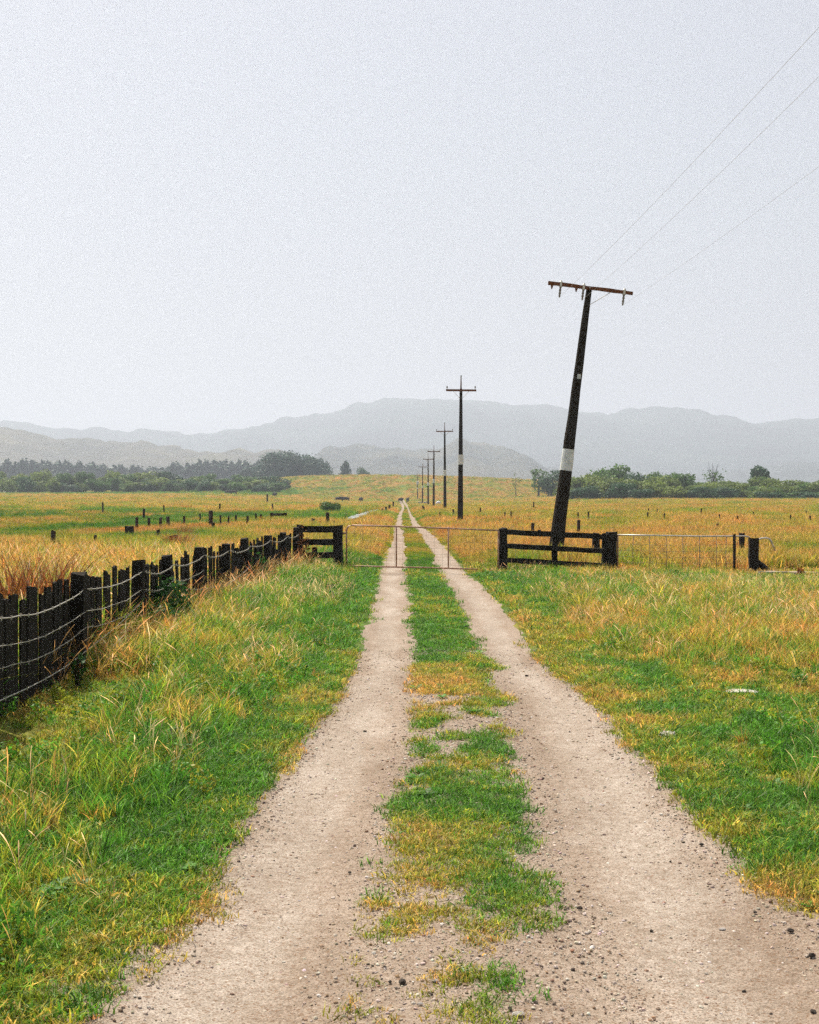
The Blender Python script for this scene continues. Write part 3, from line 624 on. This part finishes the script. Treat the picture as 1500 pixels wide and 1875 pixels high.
# ------------------------------------------------------------------ paddock posts
pm = [plank_mesh('paddock_post', 1, 1, 1, .05, .04, 3) for _ in range(5)]
for me_ in pm: me_.materials.append(M_POSTB)
def stake(px, top, base, w, label, group, sink=6, cat='post', name='paddock_post'):
    D = DB(base + sink); x = at(px, D); g = Hf(x, D); zt = zpx(top, D); o = link(name, pm[random.randrange(5)])
    ww = .78 * w / FPX * D; o.location = (x, D, g - .15); o.scale = (ww, ww, zt - g + .15); o.rotation_euler = (random.uniform(-.03, .03), random.uniform(-.06, .06), random.uniform(0, 3)); return tag(o, label, cat, group)
for px, tp, bs, w in [(250, 947, 970, 6), (273, 948, 965, 5), (263, 932, 948, 4), (293, 948, 964, 5), (308, 946, 961, 6), (289, 970, 988, 6), (404, 943, 962, 4), (418, 945, 960, 3.5), (432, 943, 956, 3.5), (453, 945, 963, 4), (469, 940, 953, 4), (478, 942, 950, 4), (367, 940, 951, 3.5), (188, 920, 937, 3.5), (337, 945, 958, 4), (300, 925, 935, 3), (402, 922, 930, 3), (490, 905, 914, 3), (499, 922, 930, 3.5)]:
    stake(px, tp, bs, w, 'short dark weathered stake standing in the paddock behind the board fence', 'stakes in the fence-side paddock')
stake(96, 972, 1008, 9, 'thick dark post in golden grass behind the near board fence', None)
stake(175, 980, 1008, 7, 'slimmer dark post in golden grass beyond the thick one', None)
stake(238, 964, 986, 15, 'squat dark stump among stakes in the green paddock', None, cat='stump', name='stump')
stake(318, 981, 1010, 20, 'squat dark stump wrapped in reddish dry grass behind the board fence', None, cat='stump', name='stump')
stake(386, 935, 962, 8, 'tallest thick dark post among the stakes of the green paddock', None)
stake(390, 957, 974, 6, 'short post at the foot of the tallest thick paddock post', None)
for px, tp, bs, w in [(600, 938, 962, 6), (573, 950, 962, 7), (612, 953, 962, 4)]: stake(px, tp, bs, w, 'small reddish-brown stake just behind the short rail fence', 'stakes behind the short rail fence')
for px, tp, bs, w in [(925, 938, 949, 2.6), (936, 936, 951, 2.6), (977, 919, 928, 2.2), (1058, 938, 951, 2.4), (1078, 937, 952, 3), (1186, 938, 952, 2.6), (1188, 931, 937, 2), (1216, 940, 952, 2.6), (1203, 932, 938, 2), (1283, 931, 943, 2.4), (1318, 942, 955, 2.6), (1351, 945, 955, 2.8), (1380, 937, 944, 2), (1446, 943, 955, 2.6), (1484, 945, 958, 3), (1476, 936, 944, 2.2), (879, 930, 940, 2.4)]:
    stake(px, tp, bs, w, 'thin stake standing in the dry paddock beyond the leaning pole', 'thin stakes in the dry paddock')
for px, tp, bs, w in [(975, 958, 985, 7), (989, 970, 992, 6.5), (1060, 953, 985, 5.5), (1313, 958, 974, 4.5)]: stake(px, tp, bs, w, 'short thick post in dry grass behind the three-rail fence and low gate', 'short thick posts behind the gates')
for i in range(15):
    t_ = i / 14; px = 851 + 64 * t_ + random.uniform(-.8, .8); tp = 943 + 8.5 * t_ + random.uniform(-1, 1); stake(px, tp, tp + 8.5, random.uniform(2, 3), 'short stake in the close row running off behind the rusty-armed pole', 'close row of stakes behind the poles', 2)
for px, tp, bs, w in [(806, 938, 951, 2.6), (831, 933, 944, 3), (838, 936, 942, 2.4), (775, 926, 932, 2.5), (777, 928, 934, 2)]: stake(px, tp, bs, w, 'small stake beside the track at the foot of the upright poles', 'stakes at the foot of the poles', 3)
for px, tp, bs, w in [(707, 928, 935, 4), (713, 925, 931, 4), (700, 931, 937, 3), (720, 919, 924, 3)]: stake(px, tp, bs, w, 'small dark stake between the ditch water and the track', 'stakes beside the ditch water', 3)
rr_ = empty('broken_rail', (at(511, 87), 87, Hf(at(511, 87), 87))); tag(rr_, 'broken single-rail fence remnant alone in the green paddock', 'fence')
upright('post', 523, 939.5, 5, 87, rr_, M_POSTB); upright('post', 498, 939, 5, 87, rr_, M_POSTB); rail('rail', (498, 942.5), (524, 942), 5, 87, rr_, M_POSTB)
# ------------------------------------------------------------------ cattle
bm = bmesh.new(); sl = bm.verts.layers.skin.verify()
def jv(p, r, par=None):
    v = bm.verts.new(p); v[sl].radius = (r, r) if not isinstance(r, tuple) else r
    if par: bm.edges.new((par, v))
    return v
pelv = jv((-.75, 0, 1.12), (.30, .34)); pelv[sl].use_root = True; belly = jv((-.1, 0, 1.02), (.36, .42), pelv); chest = jv((.55, 0, 1.06), (.31, .38), belly)
neck = jv((.95, 0, 1.12), (.17, .22), chest); poll = jv((1.22, 0, 1.10), (.14, .15), neck); jv((1.50, 0, .86), (.08, .09), poll)
for s in (-1, 1):
    k = jv((-.78, s * .22, .78), .15, pelv); h_ = jv((-.92, s * .22, .48), .07, k); jv((-.86, s * .22, .0), .055, h_)
    k = jv((.58, s * .20, .70), .13, chest); h_ = jv((.60, s * .20, .40), .065, k); jv((.59, s * .20, .0), .055, h_)
    jv((1.20, s * .24, 1.18), .035, poll)
tl = jv((-1.08, 0, 1.15), .04, pelv); jv((-1.16, 0, .6), .03, tl)
cme = bpy.data.meshes.new('cow'); bm.to_mesh(cme); bm.free(); cme.materials.append(M_COW)
cow0 = None
for px, D, rz, lab in [(419, 395, .2, 'dark cow of a close pair grazing in front of the rise'), (427, 398, 2.9, 'dark cow of a close pair grazing in front of the rise'), (503, 380, 1.2, 'lone dark cow grazing at the foot of the rise'), (622, 330, .1, 'dark cow grazing in the line beyond the ditch shrub'), (632, 332, 3.0, 'dark cow grazing in the line beyond the ditch shrub'), (661, 335, 1.3, 'dark cow grazing in the line beyond the ditch shrub'), (734, 350, 1.1, 'dark cow standing beside the far end of the track'), (747, 360, 1.5, 'dark cow standing beside the far end of the track')]:
    if cow0 is None:
        o = link('cow', cme); s_ = o.modifiers.new('skin', 'SKIN'); s_.use_smooth_shade = True; u_ = o.modifiers.new('sub', 'SUBSURF'); u_.levels = u_.render_levels = 1; cow0 = o
    else: o = cow0.copy(); COL.objects.link(o)
    x = at(px, D); o.location = (x, D, Hf(x, D)); o.rotation_euler = (0, 0, rz); tag(o, lab, 'cow', {'d': None}.get(lab[0]) or ('cows: ' + lab[5:]))
# trough and tank by the poles
D = 300; x = at(774.5, D); t = empty('water_trough', (x, D, Hf(x, D))); tag(t, 'low white-topped trough behind the far pole bases', 'trough')
b = MB().box((0, 0, .28), (1.9, .8, .56), jit=.01); b.build('basin', M_POSTB, t); b = MB()
for c_, d_ in (((0, -.42, .62), (2.1, .1, .14)), ((0, .42, .62), (2.1, .1, .14)), ((-1.0, 0, .62), (.1, .74, .14)), ((1.0, 0, .62), (.1, .74, .14))): b.box(c_, d_)
b.box((0, 0, .63), (1.9, .74, .03)); b.build('rim', M_PAINTW, t)
D = 255; x = at(803, D); t = empty('water_tank', (x, D, Hf(x, D))); tag(t, 'pale grey rounded water tank beside the brown poles', 'tank')
MB().lathe([(.42, -.05), (.5, .05), (.5, .6), (.44, .78), (.25, .88), (.08, .91)], 16).build('body', M_TANK, t, smooth=True); MB().lathe([(.12, .86), (.12, .96), (.04, .98)], 10).build('lid', M_PAINTW, t)

# ------------------------------------------------------------------ stones
def rock_mesh(name, seed, flat=.6, sub=2):
    bm_ = bmesh.new(); bmesh.ops.create_icosphere(bm_, subdivisions=sub, radius=1); qq = np.random.default_rng(seed)
    n = qq.normal(size=(7, 3)); n /= np.linalg.norm(n, axis=1)[:, None]; dd = .55 + .4 * qq.random(7)
    for v in bm_.verts:
        p = np.array(v.co)
        for k in range(7):
            e = p @ n[k] - dd[k]
            if e > 0: p = p - n[k] * e * .9
        p = p * (1 + .06 * qq.normal()); v.co = (p[0], p[1], p[2] * flat)
    me_ = bpy.data.meshes.new(name); bm_.to_mesh(me_); bm_.free(); return me_
rocks = [rock_mesh('stone', 200 + i) for i in range(6)]
def stone(px, py, wpx, mat, label, group=None, flat=1, name='stone', mesh=None):
    D = DB(py); x = at(px, D); me_ = (mesh or rocks[random.randrange(6)]).copy(); me_.materials.clear(); me_.materials.append(mat); o = link(name, me_); s = wpx / FPX * D / 2
    o.scale = (s, s * .8, s * flat); o.rotation_euler = (0, 0, random.uniform(0, 6)); o.location = (x, D, Hf(x, D) + s * .25 * flat); return tag(o, label, 'stone', group)
for px, py, w in [(737, 1802, 18), (714, 1800, 10), (705, 1772, 8), (1063, 1660, 12), (1036, 1665, 8), (1385, 1664, 9), (1450, 1700, 14), (1365, 1798, 9), (1492, 1840, 15), (1286, 1543, 10), (1229, 1567, 6), (935, 1852, 12), (1415, 1839, 8), (1195, 1692, 9), (640, 1590, 8), (1490, 1745, 16)]:
    stone(px, py, w, M_STONED, 'small dark stone lying loose on the gravel track', 'dark stones on the gravel track')
for px, py, w in [(797, 1800, 15), (950, 1862, 26), (855, 1783, 17), (770, 1842, 12), (850, 1775, 12), (1325, 1688, 14), (880, 1741, 9)]:
    stone(px, py, w, M_STONEW, 'flat pale stone chip lying on the gravel track', 'pale stones on the gravel track', .6)
ring = rock_mesh('bleached_lump', 301, .35, 3)
for v in ring.vertices:
    q_ = math.hypot(v.co.x, v.co.y); v.co.z += -.32 * math.exp(-(q_ / .5) ** 2) * (v.co.z > 0) + .05 * math.sin(v.co.x * 9) * math.sin(v.co.y * 11)
stone(1224, 1351, 44, M_STONEW, 'bleached white hollowed lump lying in the grass beside the track', None, 1, 'bleached_lump', ring)
stone(1358, 1269, 62, M_STONEW, 'pale flat slab of bare stone on the grassy side lane', None, .45, 'stone_slab', rock_mesh('stone_slab', 302, .22, 3))
stone(681, 1082, 11, M_PAINTW, 'small bright white scrap on the track edge before the gate', None, .4, 'white_scrap')
for px, py, w in [(919, 1217, 11), (965, 1230, 9), (668, 1330, 9)]: stone(px, py, w, M_POSTB, 'small brown dry clod on the track near the grass strip', 'brown clods on the track', .6, 'clod')

# ------------------------------------------------------------------ grass, weeds and gravel in the mass
def clump(name, seed, n, h, spread, width, lean, seg=3, head=0, flop=.5):
    r = np.random.default_rng(seed); V = []; Fc = []; LV = []
    for i in range(n):
        a = r.random() * 6.283; q_ = spread * math.sqrt(r.random()); bx, by = q_ * math.cos(a), q_ * math.sin(a)
        hh = h * (.45 + .65 * r.random()); w = width * (.6 + .7 * r.random()); ln = lean * (.25 + r.random()); d = a + r.normal() * 1.6
        dx, dy = math.cos(d), math.sin(d); fa = r.random() * 3.14; wx, wy = math.cos(fa) * w / 2, math.sin(fa) * w / 2; v0 = .35 + 1.15 * r.random(); dry = r.random() < .20
        b0 = len(V)
        for s in range(seg + 1):
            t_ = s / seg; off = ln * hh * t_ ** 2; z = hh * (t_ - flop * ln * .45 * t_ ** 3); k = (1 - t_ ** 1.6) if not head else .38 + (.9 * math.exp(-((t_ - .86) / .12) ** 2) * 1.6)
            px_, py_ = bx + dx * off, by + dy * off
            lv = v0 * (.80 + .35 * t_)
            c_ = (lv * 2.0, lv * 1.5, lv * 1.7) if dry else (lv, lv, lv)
            if s < seg or head:
                V += [(px_ - wx * k, py_ - wy * k, z - .01), (px_ + wx * k, py_ + wy * k, z - .01)]; LV += [c_, c_]
                if s: e = len(V); Fc.append((e - 4, e - 3, e - 1, e - 2))
            else:
                V.append((px_, py_, z - .01)); LV.append(c_); e = len(V); Fc.append((e - 3, e - 2, e - 1))
    me_ = npmesh(name, V, Fc); me_.materials.append(M_BLADE); cc = np.concatenate([np.array(LV), np.ones((len(LV), 1))], 1)
    me_.attributes.new('lv', 'FLOAT_COLOR', 'POINT').data.foreach_set('color', cc.astype(np.float32).reshape(-1)); return me_
def broad(name, seed, n, h, width):
    """low rosette of broad weed leaves"""
    r = np.random.default_rng(seed); V = []; Fc = []; LV = []
    for i in range(n):
        a = r.random() * 6.283; L = h * (.6 + .7 * r.random()); up = .25 + .6 * r.random(); w = width * (.7 + .6 * r.random()); b0 = len(V); lv = .75 + .5 * r.random()
        for t_, k in ((0, .25), (.35, .9), (.7, 1), (1, .12)):
            q_ = L * t_; z = L * up * (t_ - .55 * t_ ** 2); c_ = (q_ * math.cos(a), q_ * math.sin(a))
            V += [(c_[0] - math.sin(a) * w * k / 2, c_[1] + math.cos(a) * w * k / 2, z), (c_[0] + math.sin(a) * w * k / 2, c_[1] - math.cos(a) * w * k / 2, z)]; LV += [(lv, lv, lv)] * 2
        for s in range(3): Fc.append((b0 + 2 * s, b0 + 2 * s + 1, b0 + 2 * s + 3, b0 + 2 * s + 2))
    me_ = npmesh(name, V, Fc); me_.materials.append(M_BLADE); cc = np.concatenate([np.array(LV), np.ones((len(LV), 1))], 1)
    me_.attributes.new('lv', 'FLOAT_COLOR', 'POINT').data.foreach_set('color', cc.astype(np.float32).reshape(-1)); return me_
def source(name, meshes):
    c_ = bpy.data.collections.new(name)
    for i, me_ in enumerate(meshes): c_.objects.link(bpy.data.objects.new('%s_%02d' % (name, i), me_))
    return c_
def scatter(name, src, nsrc, x, y, scl, tint, label, cat, tilt=.12, zoff=0., szvar=None, flat=False):
    n = len(x); me_ = bpy.data.meshes.new(name); me_.vertices.add(n); z = H(x, y) + zoff
    me_.vertices.foreach_set('co', np.stack([x, y, z], -1).astype(np.float32).reshape(-1))
    rot = np.stack([RNG.normal(0, tilt, n), RNG.normal(0, tilt, n), RNG.random(n) * 6.283], -1)
    sc = np.stack([scl, scl, scl if szvar is None else scl * szvar], -1)
    for nm, ty, key, arr in (('rot', 'FLOAT_VECTOR', 'vector', rot), ('scl', 'FLOAT_VECTOR', 'vector', sc), ('idx', 'INT', 'value', RNG.integers(0, nsrc, n)), ('tint', 'FLOAT_COLOR', 'color', np.concatenate([tint, np.ones((n, 1))], 1))):
        me_.attributes.new(nm, ty, 'POINT').data.foreach_set(key, np.ascontiguousarray(arr.reshape(-1), dtype=np.int32 if ty == 'INT' else np.float32))
    o = link(name, me_); g = bpy.data.node_groups.new(name, 'GeometryNodeTree')
    g.interface.new_socket('Geometry', in_out='INPUT', socket_type='NodeSocketGeometry'); g.interface.new_socket('Geometry', in_out='OUTPUT', socket_type='NodeSocketGeometry')
    gi = g.nodes.new('NodeGroupInput'); go = g.nodes.new('NodeGroupOutput'); ip = g.nodes.new('GeometryNodeInstanceOnPoints'); ci = g.nodes.new('GeometryNodeCollectionInfo')
    ci.inputs['Collection'].default_value = src; ci.inputs['Separate Children'].default_value = True; ci.inputs['Reset Children'].default_value = True
    def na(nm, ty):
        a_ = g.nodes.new('GeometryNodeInputNamedAttribute'); a_.data_type = ty; a_.inputs['Name'].default_value = nm; return a_.outputs['Attribute']
    L = g.links.new; L(gi.outputs[0], ip.inputs['Points']); L(ci.outputs[0], ip.inputs['Instance']); ip.inputs['Pick Instance'].default_value = True
    L(na('idx', 'INT'), ip.inputs['Instance Index']); L(na('scl', 'FLOAT_VECTOR'), ip.inputs['Scale'])
    er = g.nodes.new('FunctionNodeEulerToRotation'); L(na('rot', 'FLOAT_VECTOR'), er.inputs[0]); L(er.outputs[0], ip.inputs['Rotation'])
    L(ip.outputs[0], go.inputs[0]); md = o.modifiers.new('scatter', 'NODES'); md.node_group = g
    return tag(o, label, cat, None, 'stuff')

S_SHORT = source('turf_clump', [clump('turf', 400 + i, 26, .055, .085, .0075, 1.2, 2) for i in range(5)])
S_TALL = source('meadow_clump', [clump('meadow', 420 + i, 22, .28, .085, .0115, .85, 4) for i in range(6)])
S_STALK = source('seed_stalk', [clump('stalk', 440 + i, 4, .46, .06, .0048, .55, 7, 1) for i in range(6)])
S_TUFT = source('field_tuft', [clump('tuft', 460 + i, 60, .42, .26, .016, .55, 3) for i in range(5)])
S_HERB = source('leafy_herb', [leafcloud('herb', [(0, 0, .06, .09, .09, .07), (.05, .03, .10, .05, .05, .06)], 90, .017, 470 + i, M_BLADE, .2, .6) for i in range(4)])
S_WEED = source('broadleaf_weed', [broad('weed', 480 + i, 10, .060, .020) for i in range(4)])
S_PEB = source('pebble', [rock_mesh('pebble', 500 + i, .65, 1) for i in range(6)])
for o_ in S_PEB.objects: o_.data.materials.append(M_PEB)

def area(n, d0, d1, margin, p=1.0):
    """random ground points in the view wedge and a few metres round it"""
    u = RNG.random(n); a_ = .30; y_ = d0 + (d1 - d0) * u; w_ = a_ * y_ + margin; acc = RNG.random(n) < w_ / (a_ * d1 + margin)
    y_ = y_[acc]; x_ = (RNG.random(len(y_)) * 2 - 1) * (a_ * y_ + margin); return x_, y_
def wob(x, y, s): return .30 * (fbm(x / .45, y / .8, s, 3) - .5)
def bare(x, y):
    """True on the wheel tracks and other worn gravel; the turf thins out towards them"""
    e = edges(y); w_ = wob(x, y, 61); sf = .13
    def inside(a, b): return sstep(-sf, sf, x - a - w_) * sstep(-sf, sf, b + w_ - x)
    pr = np.maximum(inside(e[0], e[1]), inside(e[2], e[3])) ; c_ = (x >= e[1] - .1) & (x <= e[2] + .1)
    worn = .55 * fbm(x / .42, y / .75, 66, 3) + .45 * fbm(x / .13, y / .2, 67, 2)
    thr = np.interp(y, [4, 5.3, 5.7, 6.2, 10.8, 11.3, 12.9, 13.4, 20, 60], [.70, .62, .47, .43, .43, .55, .54, .34, .10, .10])
    pr = np.where(c_, np.maximum(pr, 1 - sstep(thr - .09, thr + .09, worn)), pr)
    out = sstep(0, .3, np.maximum(e[0] - x, x - e[3])); pr = np.maximum(pr, (1 - out) * .55 * (1 - sstep(thr * 0 + .40, thr * 0 + .56, worn)))
    return (RNG.random(len(x)) < pr) | (y < 3)
def jit(t_, s=.16): return np.clip(t_ * (1 + RNG.normal(0, s, (len(t_), 1))) * (1 + RNG.normal(0, .05, t_.shape)), .008, .9)

# short turf: beside and between the wheel tracks, thick near the camera
x, y = area(210000, 4.0, 36, 3); y2 = RNG.uniform(4.2, 16, 26000); e2 = edges(y2); x2 = e2[0] - .5 + RNG.random(26000) * (e2[3] - e2[0] + 1.0); x = np.concatenate([x, x2]); y = np.concatenate([y, y2]); k = ~bare(x, y); x, y = x[k], y[k]
e = edges(y); dl = e[0] - x; dr = x - e[3]; inn = (x > e[0]) & (x < e[3])
keep = RNG.random(len(x)) < np.where(inn, 1.0, np.where((dl > 1.0) | (dr > 2.4), .35, .9)) * np.clip(14 / y, .35, 1)
x, y = x[keep], y[keep]; e = edges(y); inn = (x > e[0]) & (x < e[3]); edge = np.minimum(np.abs(x - e[0]), np.abs(x - e[3]))
d = dryness(x, y) + np.where(edge < .30, .12, 0) + RNG.normal(0, .15, len(x))
scatter('short_turf', S_SHORT, 5, x, y, np.clip(.75 + .035 * y, .8, 1.8) * (.6 + .8 * RNG.random(len(x))) * np.where(inn, .72, 1), jit(palette(np.minimum(d, .86))), 'short patchy green and yellow turf along and between the wheel tracks', 'grass', .2)

# meadow grass on both verges
def tall_amount(x, y):
    e = edges(y); dl = e[0] - x; dr = x - e[3]; n = fbm(x / .8, y / 1.2, 77, 3)
    tl = sstep(.08, .75, dl + (n - .5) * .35) * (.50 + .5 * sstep(.8, 2.0, dl)) * np.where(x < -3.4, 1.25, .88)
    tl = tl * np.where((x < -2.3) & (x > -3.6) & (y < 13.8), .22, 1)
    lane = np.exp(-((y - 12.6) / 1.9) ** 2) * (1 - .5 * sstep(2.6, 4.2, dr)); tr = sstep(.15, 1.3, dr + (n - .5) * .5) * (1 - .93 * lane) * (.45 + .5 * sstep(14, 18, y)) * np.where(y < 8.2, .45, 1) * .72 * (1 - .55 * sstep(25, 29, y))
    tr = tr * np.where((x > 6.9) & (y > 29.6) & (y < 33.4), .12, 1)
    return np.where(x < e[0], tl, np.where(x > e[3], tr, 0))
x, y = area(130000, 3.8, 37, 3); ta = tall_amount(x, y); k = (RNG.random(len(x)) < ta * 1.6) & (RNG.random(len(x)) < np.clip(16 / y, .45, 1)) & ~bare(x, y); x, y, ta = x[k], y[k], ta[k]
d = dryness(x, y) + RNG.normal(0, .26, len(x)); hv = fbm(x / .35, y / .5, 78, 2); sz = (.28 + .95 * ta) * (.45 + .6 * RNG.random(len(x)) + .7 * (hv - .2)) * np.clip(.9 + .010 * y, .9, 1.25)
nf = (x < -2.55) & (x > -3.5) & (y < 13.5); fl = np.where(nf, .30, 1.0); 
scatter('meadow_grass', S_TALL, 6, x, y, sz * fl, jit(palette(d)), 'long mixed green and straw meadow grass on both verges', 'grass', .16)

# dry seed stalks standing above it
x, y = area(34000, 4.4, 36, 3); ta = tall_amount(x, y); n_ = fbm(x / 1.1, y / 1.6, 91, 3); k = ~((x < -2.55) & (y < 13.5)) & (RNG.random(len(x)) < ta * (.30 + 1.7 * sstep(.48, .70, n_)) * np.where(y < 10, .7, 1)) & ~bare(x, y); x, y, ta = x[k], y[k], ta[k]
tt = np.where(RNG.random((len(x), 1)) < .72, np.array([.56, .46, .23]), C_STRAW * .9)
scatter('dry_seed_stalks', S_STALK, 6, x, y, (.5 + .55 * ta) * (.65 + .6 * RNG.random(len(x))), jit(tt), 'pale dry seed stalks standing above the verge grass', 'grass', .22)

# brown dry weeds growing through the board fence
yy = np.concatenate([RNG.uniform(18, 32.5, 520), RNG.uniform(12.5, 18, 70)]); xx = np.array([fence_x(v) for v in yy]) + RNG.normal(.12, .22, len(yy)); tt = np.where(RNG.random((len(yy), 1)) < .5, np.array([.42, .22, .07]), np.array([.50, .36, .13]))
scatter('fence_side_weeds', S_STALK, 6, xx, yy, .75 + .75 * RNG.random(len(yy)), jit(tt, .25), 'brown dry weeds growing along and through the board fence', 'weeds', .14)
# leafy herbs in the verges
x, y = area(30000, 4.2, 30, 3); ta = tall_amount(x, y); k = (RNG.random(len(x)) < .6 * sstep(.05, .3, ta) * (1 - .7 * sstep(13, 20, y)) * sstep(.44, .64, fbm(x / .7, y / 1.1, 97, 3))) & ~bare(x, y); x, y = x[k], y[k]
tt = np.where(RNG.random((len(x), 1)) < .6, C_GREEN * 1.25, C_YG * .9)
scatter('leafy_herbs', S_HERB, 4, x, y, .45 + .65 * RNG.random(len(x)), jit(tt, .25), 'small leafy green herbs growing among the verge grass', 'weeds', .15, .03)
# broad weeds in the turf
x, y = area(4200, 4.2, 22, 2); k = ~bare(x, y); x, y = x[k], y[k]; e = edges(y); k = ((x > e[0] - 1.1) & (x < e[3] + 1.5) & (fbm(x / .6, y / .8, 95, 3) > .52)); x, y = x[k], y[k]
scatter('broadleaf_weeds', S_WEED, 4, x, y, .5 + .9 * RNG.random(len(x)), jit(np.tile(C_GREEN * 1.1, (len(x), 1))), 'dark green broad-leaved weeds scattered in the turf', 'weeds', .1)

# paddock grass beyond the gates, thinning with distance
n = 140000; D_ = 35 * (640 / 35) ** (RNG.random(n)); p_ = RNG.uniform(-190, 1690, n); x = at(p_, D_); y = D_
keep = RNG.random(n) < np.clip(D_ / 190, .22, 1); x, y = x[keep], y[keep]
xn = RNG.uniform(-22, 22, 16000); yn = RNG.uniform(33.5, 62, 16000); x = np.concatenate([x, xn]); y = np.concatenate([y, yn])
ym = 33 * (260 / 33) ** RNG.random(14000); em = edges(ym); xm = em[0] - .8 + RNG.random(14000) * (em[3] - em[0] + 1.6); x = np.concatenate([x, xm]); y = np.concatenate([y, ym])
xl = RNG.uniform(-12, -3.5, 9000); yl = RNG.uniform(9, 36, 9000); x = np.concatenate([x, xl]); y = np.concatenate([y, yl])
e = edges(y); w_ = .35 * (fbm(x / .6, y / 3, 61, 3) - .5)
rut = ((x > e[0] + w_ + .02) & (x < e[1] + w_ - .02)) | ((x > e[2] + w_ + .02) & (x < e[3] + w_ - .02)); mid_ = (x > e[0] - .2) & (x < e[3] + .2)
wat = (np.abs(x + 4.1) < .85) & (y > 80) & (y < 172); pollen = (np.abs(x - fence_x(15)) < .25) & (y < 33)
k = ~rut & ~wat & ~pollen; x, y, mid_ = x[k], y[k], mid_[k]; e = edges(y)
near_t = sstep(.1, 1.3, np.maximum(e[0] - x, x - e[3])); d = dryness(x, y) + RNG.normal(0, .09, len(x)); d = np.where(mid_, d * .75, d)
lowg = 1 - .55 * sstep(4, 9, -x - .03 * y) * sstep(44, 54, y) * (1 - sstep(105, 150, y))
sz = np.where(mid_, .20, .30 + .75 * near_t * lowg) * (.55 + .75 * RNG.random(len(x))) * np.clip(.85 + y / 260, .85, 2.4)
pc = palette(d) * np.array([.88, .84, .80]); pc = pc * (1 - .18 * (lowg < .75))[:, None]
scatter('paddock_grass', S_TUFT, 5, x, y, sz, jit(pc), 'golden dry paddock grass with green patches beyond the gates', 'grass', .12, 0, np.clip(1.0 - y / 900, .55, 1))

# reddish tussocks behind the board fence, each one a plant
tus = [clump('tussock', 600 + i, 520, .62, .24, .012, .55, 4) for i in range(2)]
for me_ in tus:
    me_.materials.clear(); me_.materials.append(leaf_mat('tussock_blade', (.26, .11, .035), .35))
for px, D, s, lab in [(62, 18.6, 1.9, 'large reddish-brown grass tussock behind the near boards'), (325, 40, 1.25, 'reddish dry tussock around the squat stump behind the fence'), (338, 52, 1.0, 'orange dry tussock farther off among the paddock stakes')]:
    x_ = at(px, D); o = link('grass_tussock', tus[0] if px < 330 else tus[1]); o.location = (x_, D, Hf(x_, D) - .02); o.scale = (s * 1.1, s * 1.1, s); tag(o, lab, 'tussock')

# loose pebbles on the gravel
x, y = area(330000, 3.6, 17, 1.5); e = edges(y); k = (x > e[0] - .15) & (x < e[3] + .25); x, y = x[k], y[k]; e = edges(y)
ctr = np.minimum(np.abs(x - (e[0] + e[1]) / 2), np.abs(x - (e[2] + e[3]) / 2)); k = RNG.random(len(x)) < (.30 + .70 * sstep(.16, .5, ctr)) * np.clip(8 / y, .25, 1); x, y = x[k], y[k]
pal = np.array([[.42, .36, .30], [.30, .245, .20], [.17, .125, .095], [.55, .50, .45], [.24, .15, .10], [.07, .055, .045]]); tt = pal[RNG.choice(6, len(x), p=[.36, .30, .12, .11, .10, .01])]
scatter('loose_gravel', S_PEB, 6, x, y, (.0026 + .0085 * RNG.random(len(x)) ** 6) * np.clip(.8 + y / 22, 1, 1.5), jit(tt), 'loose grey and brown gravel strewn over the wheel tracks', 'gravel', .3, -.004)

# ------------------------------------------------------------------ hazy summer air
b = MB().box((0, 4050, 214), (13400, 8700, 440)); hz = b.mesh('haze'); o = link('haze', hz); tag(o, 'pale blue summer haze filling the air', 'haze', None, 'stuff'); o.display_type = 'WIRE'
m = MT('hazy_air'); m.n.remove(m.b); pv = m.node('ShaderNodeVolumePrincipled'); pv.inputs['Color'].default_value = (.77, .86, 1, 1); pv.inputs['Density'].default_value = .00031; pv.inputs['Anisotropy'].default_value = 0.27
m.l(pv.outputs[0], m.out.inputs['Volume']); hz.materials.append(m.m)
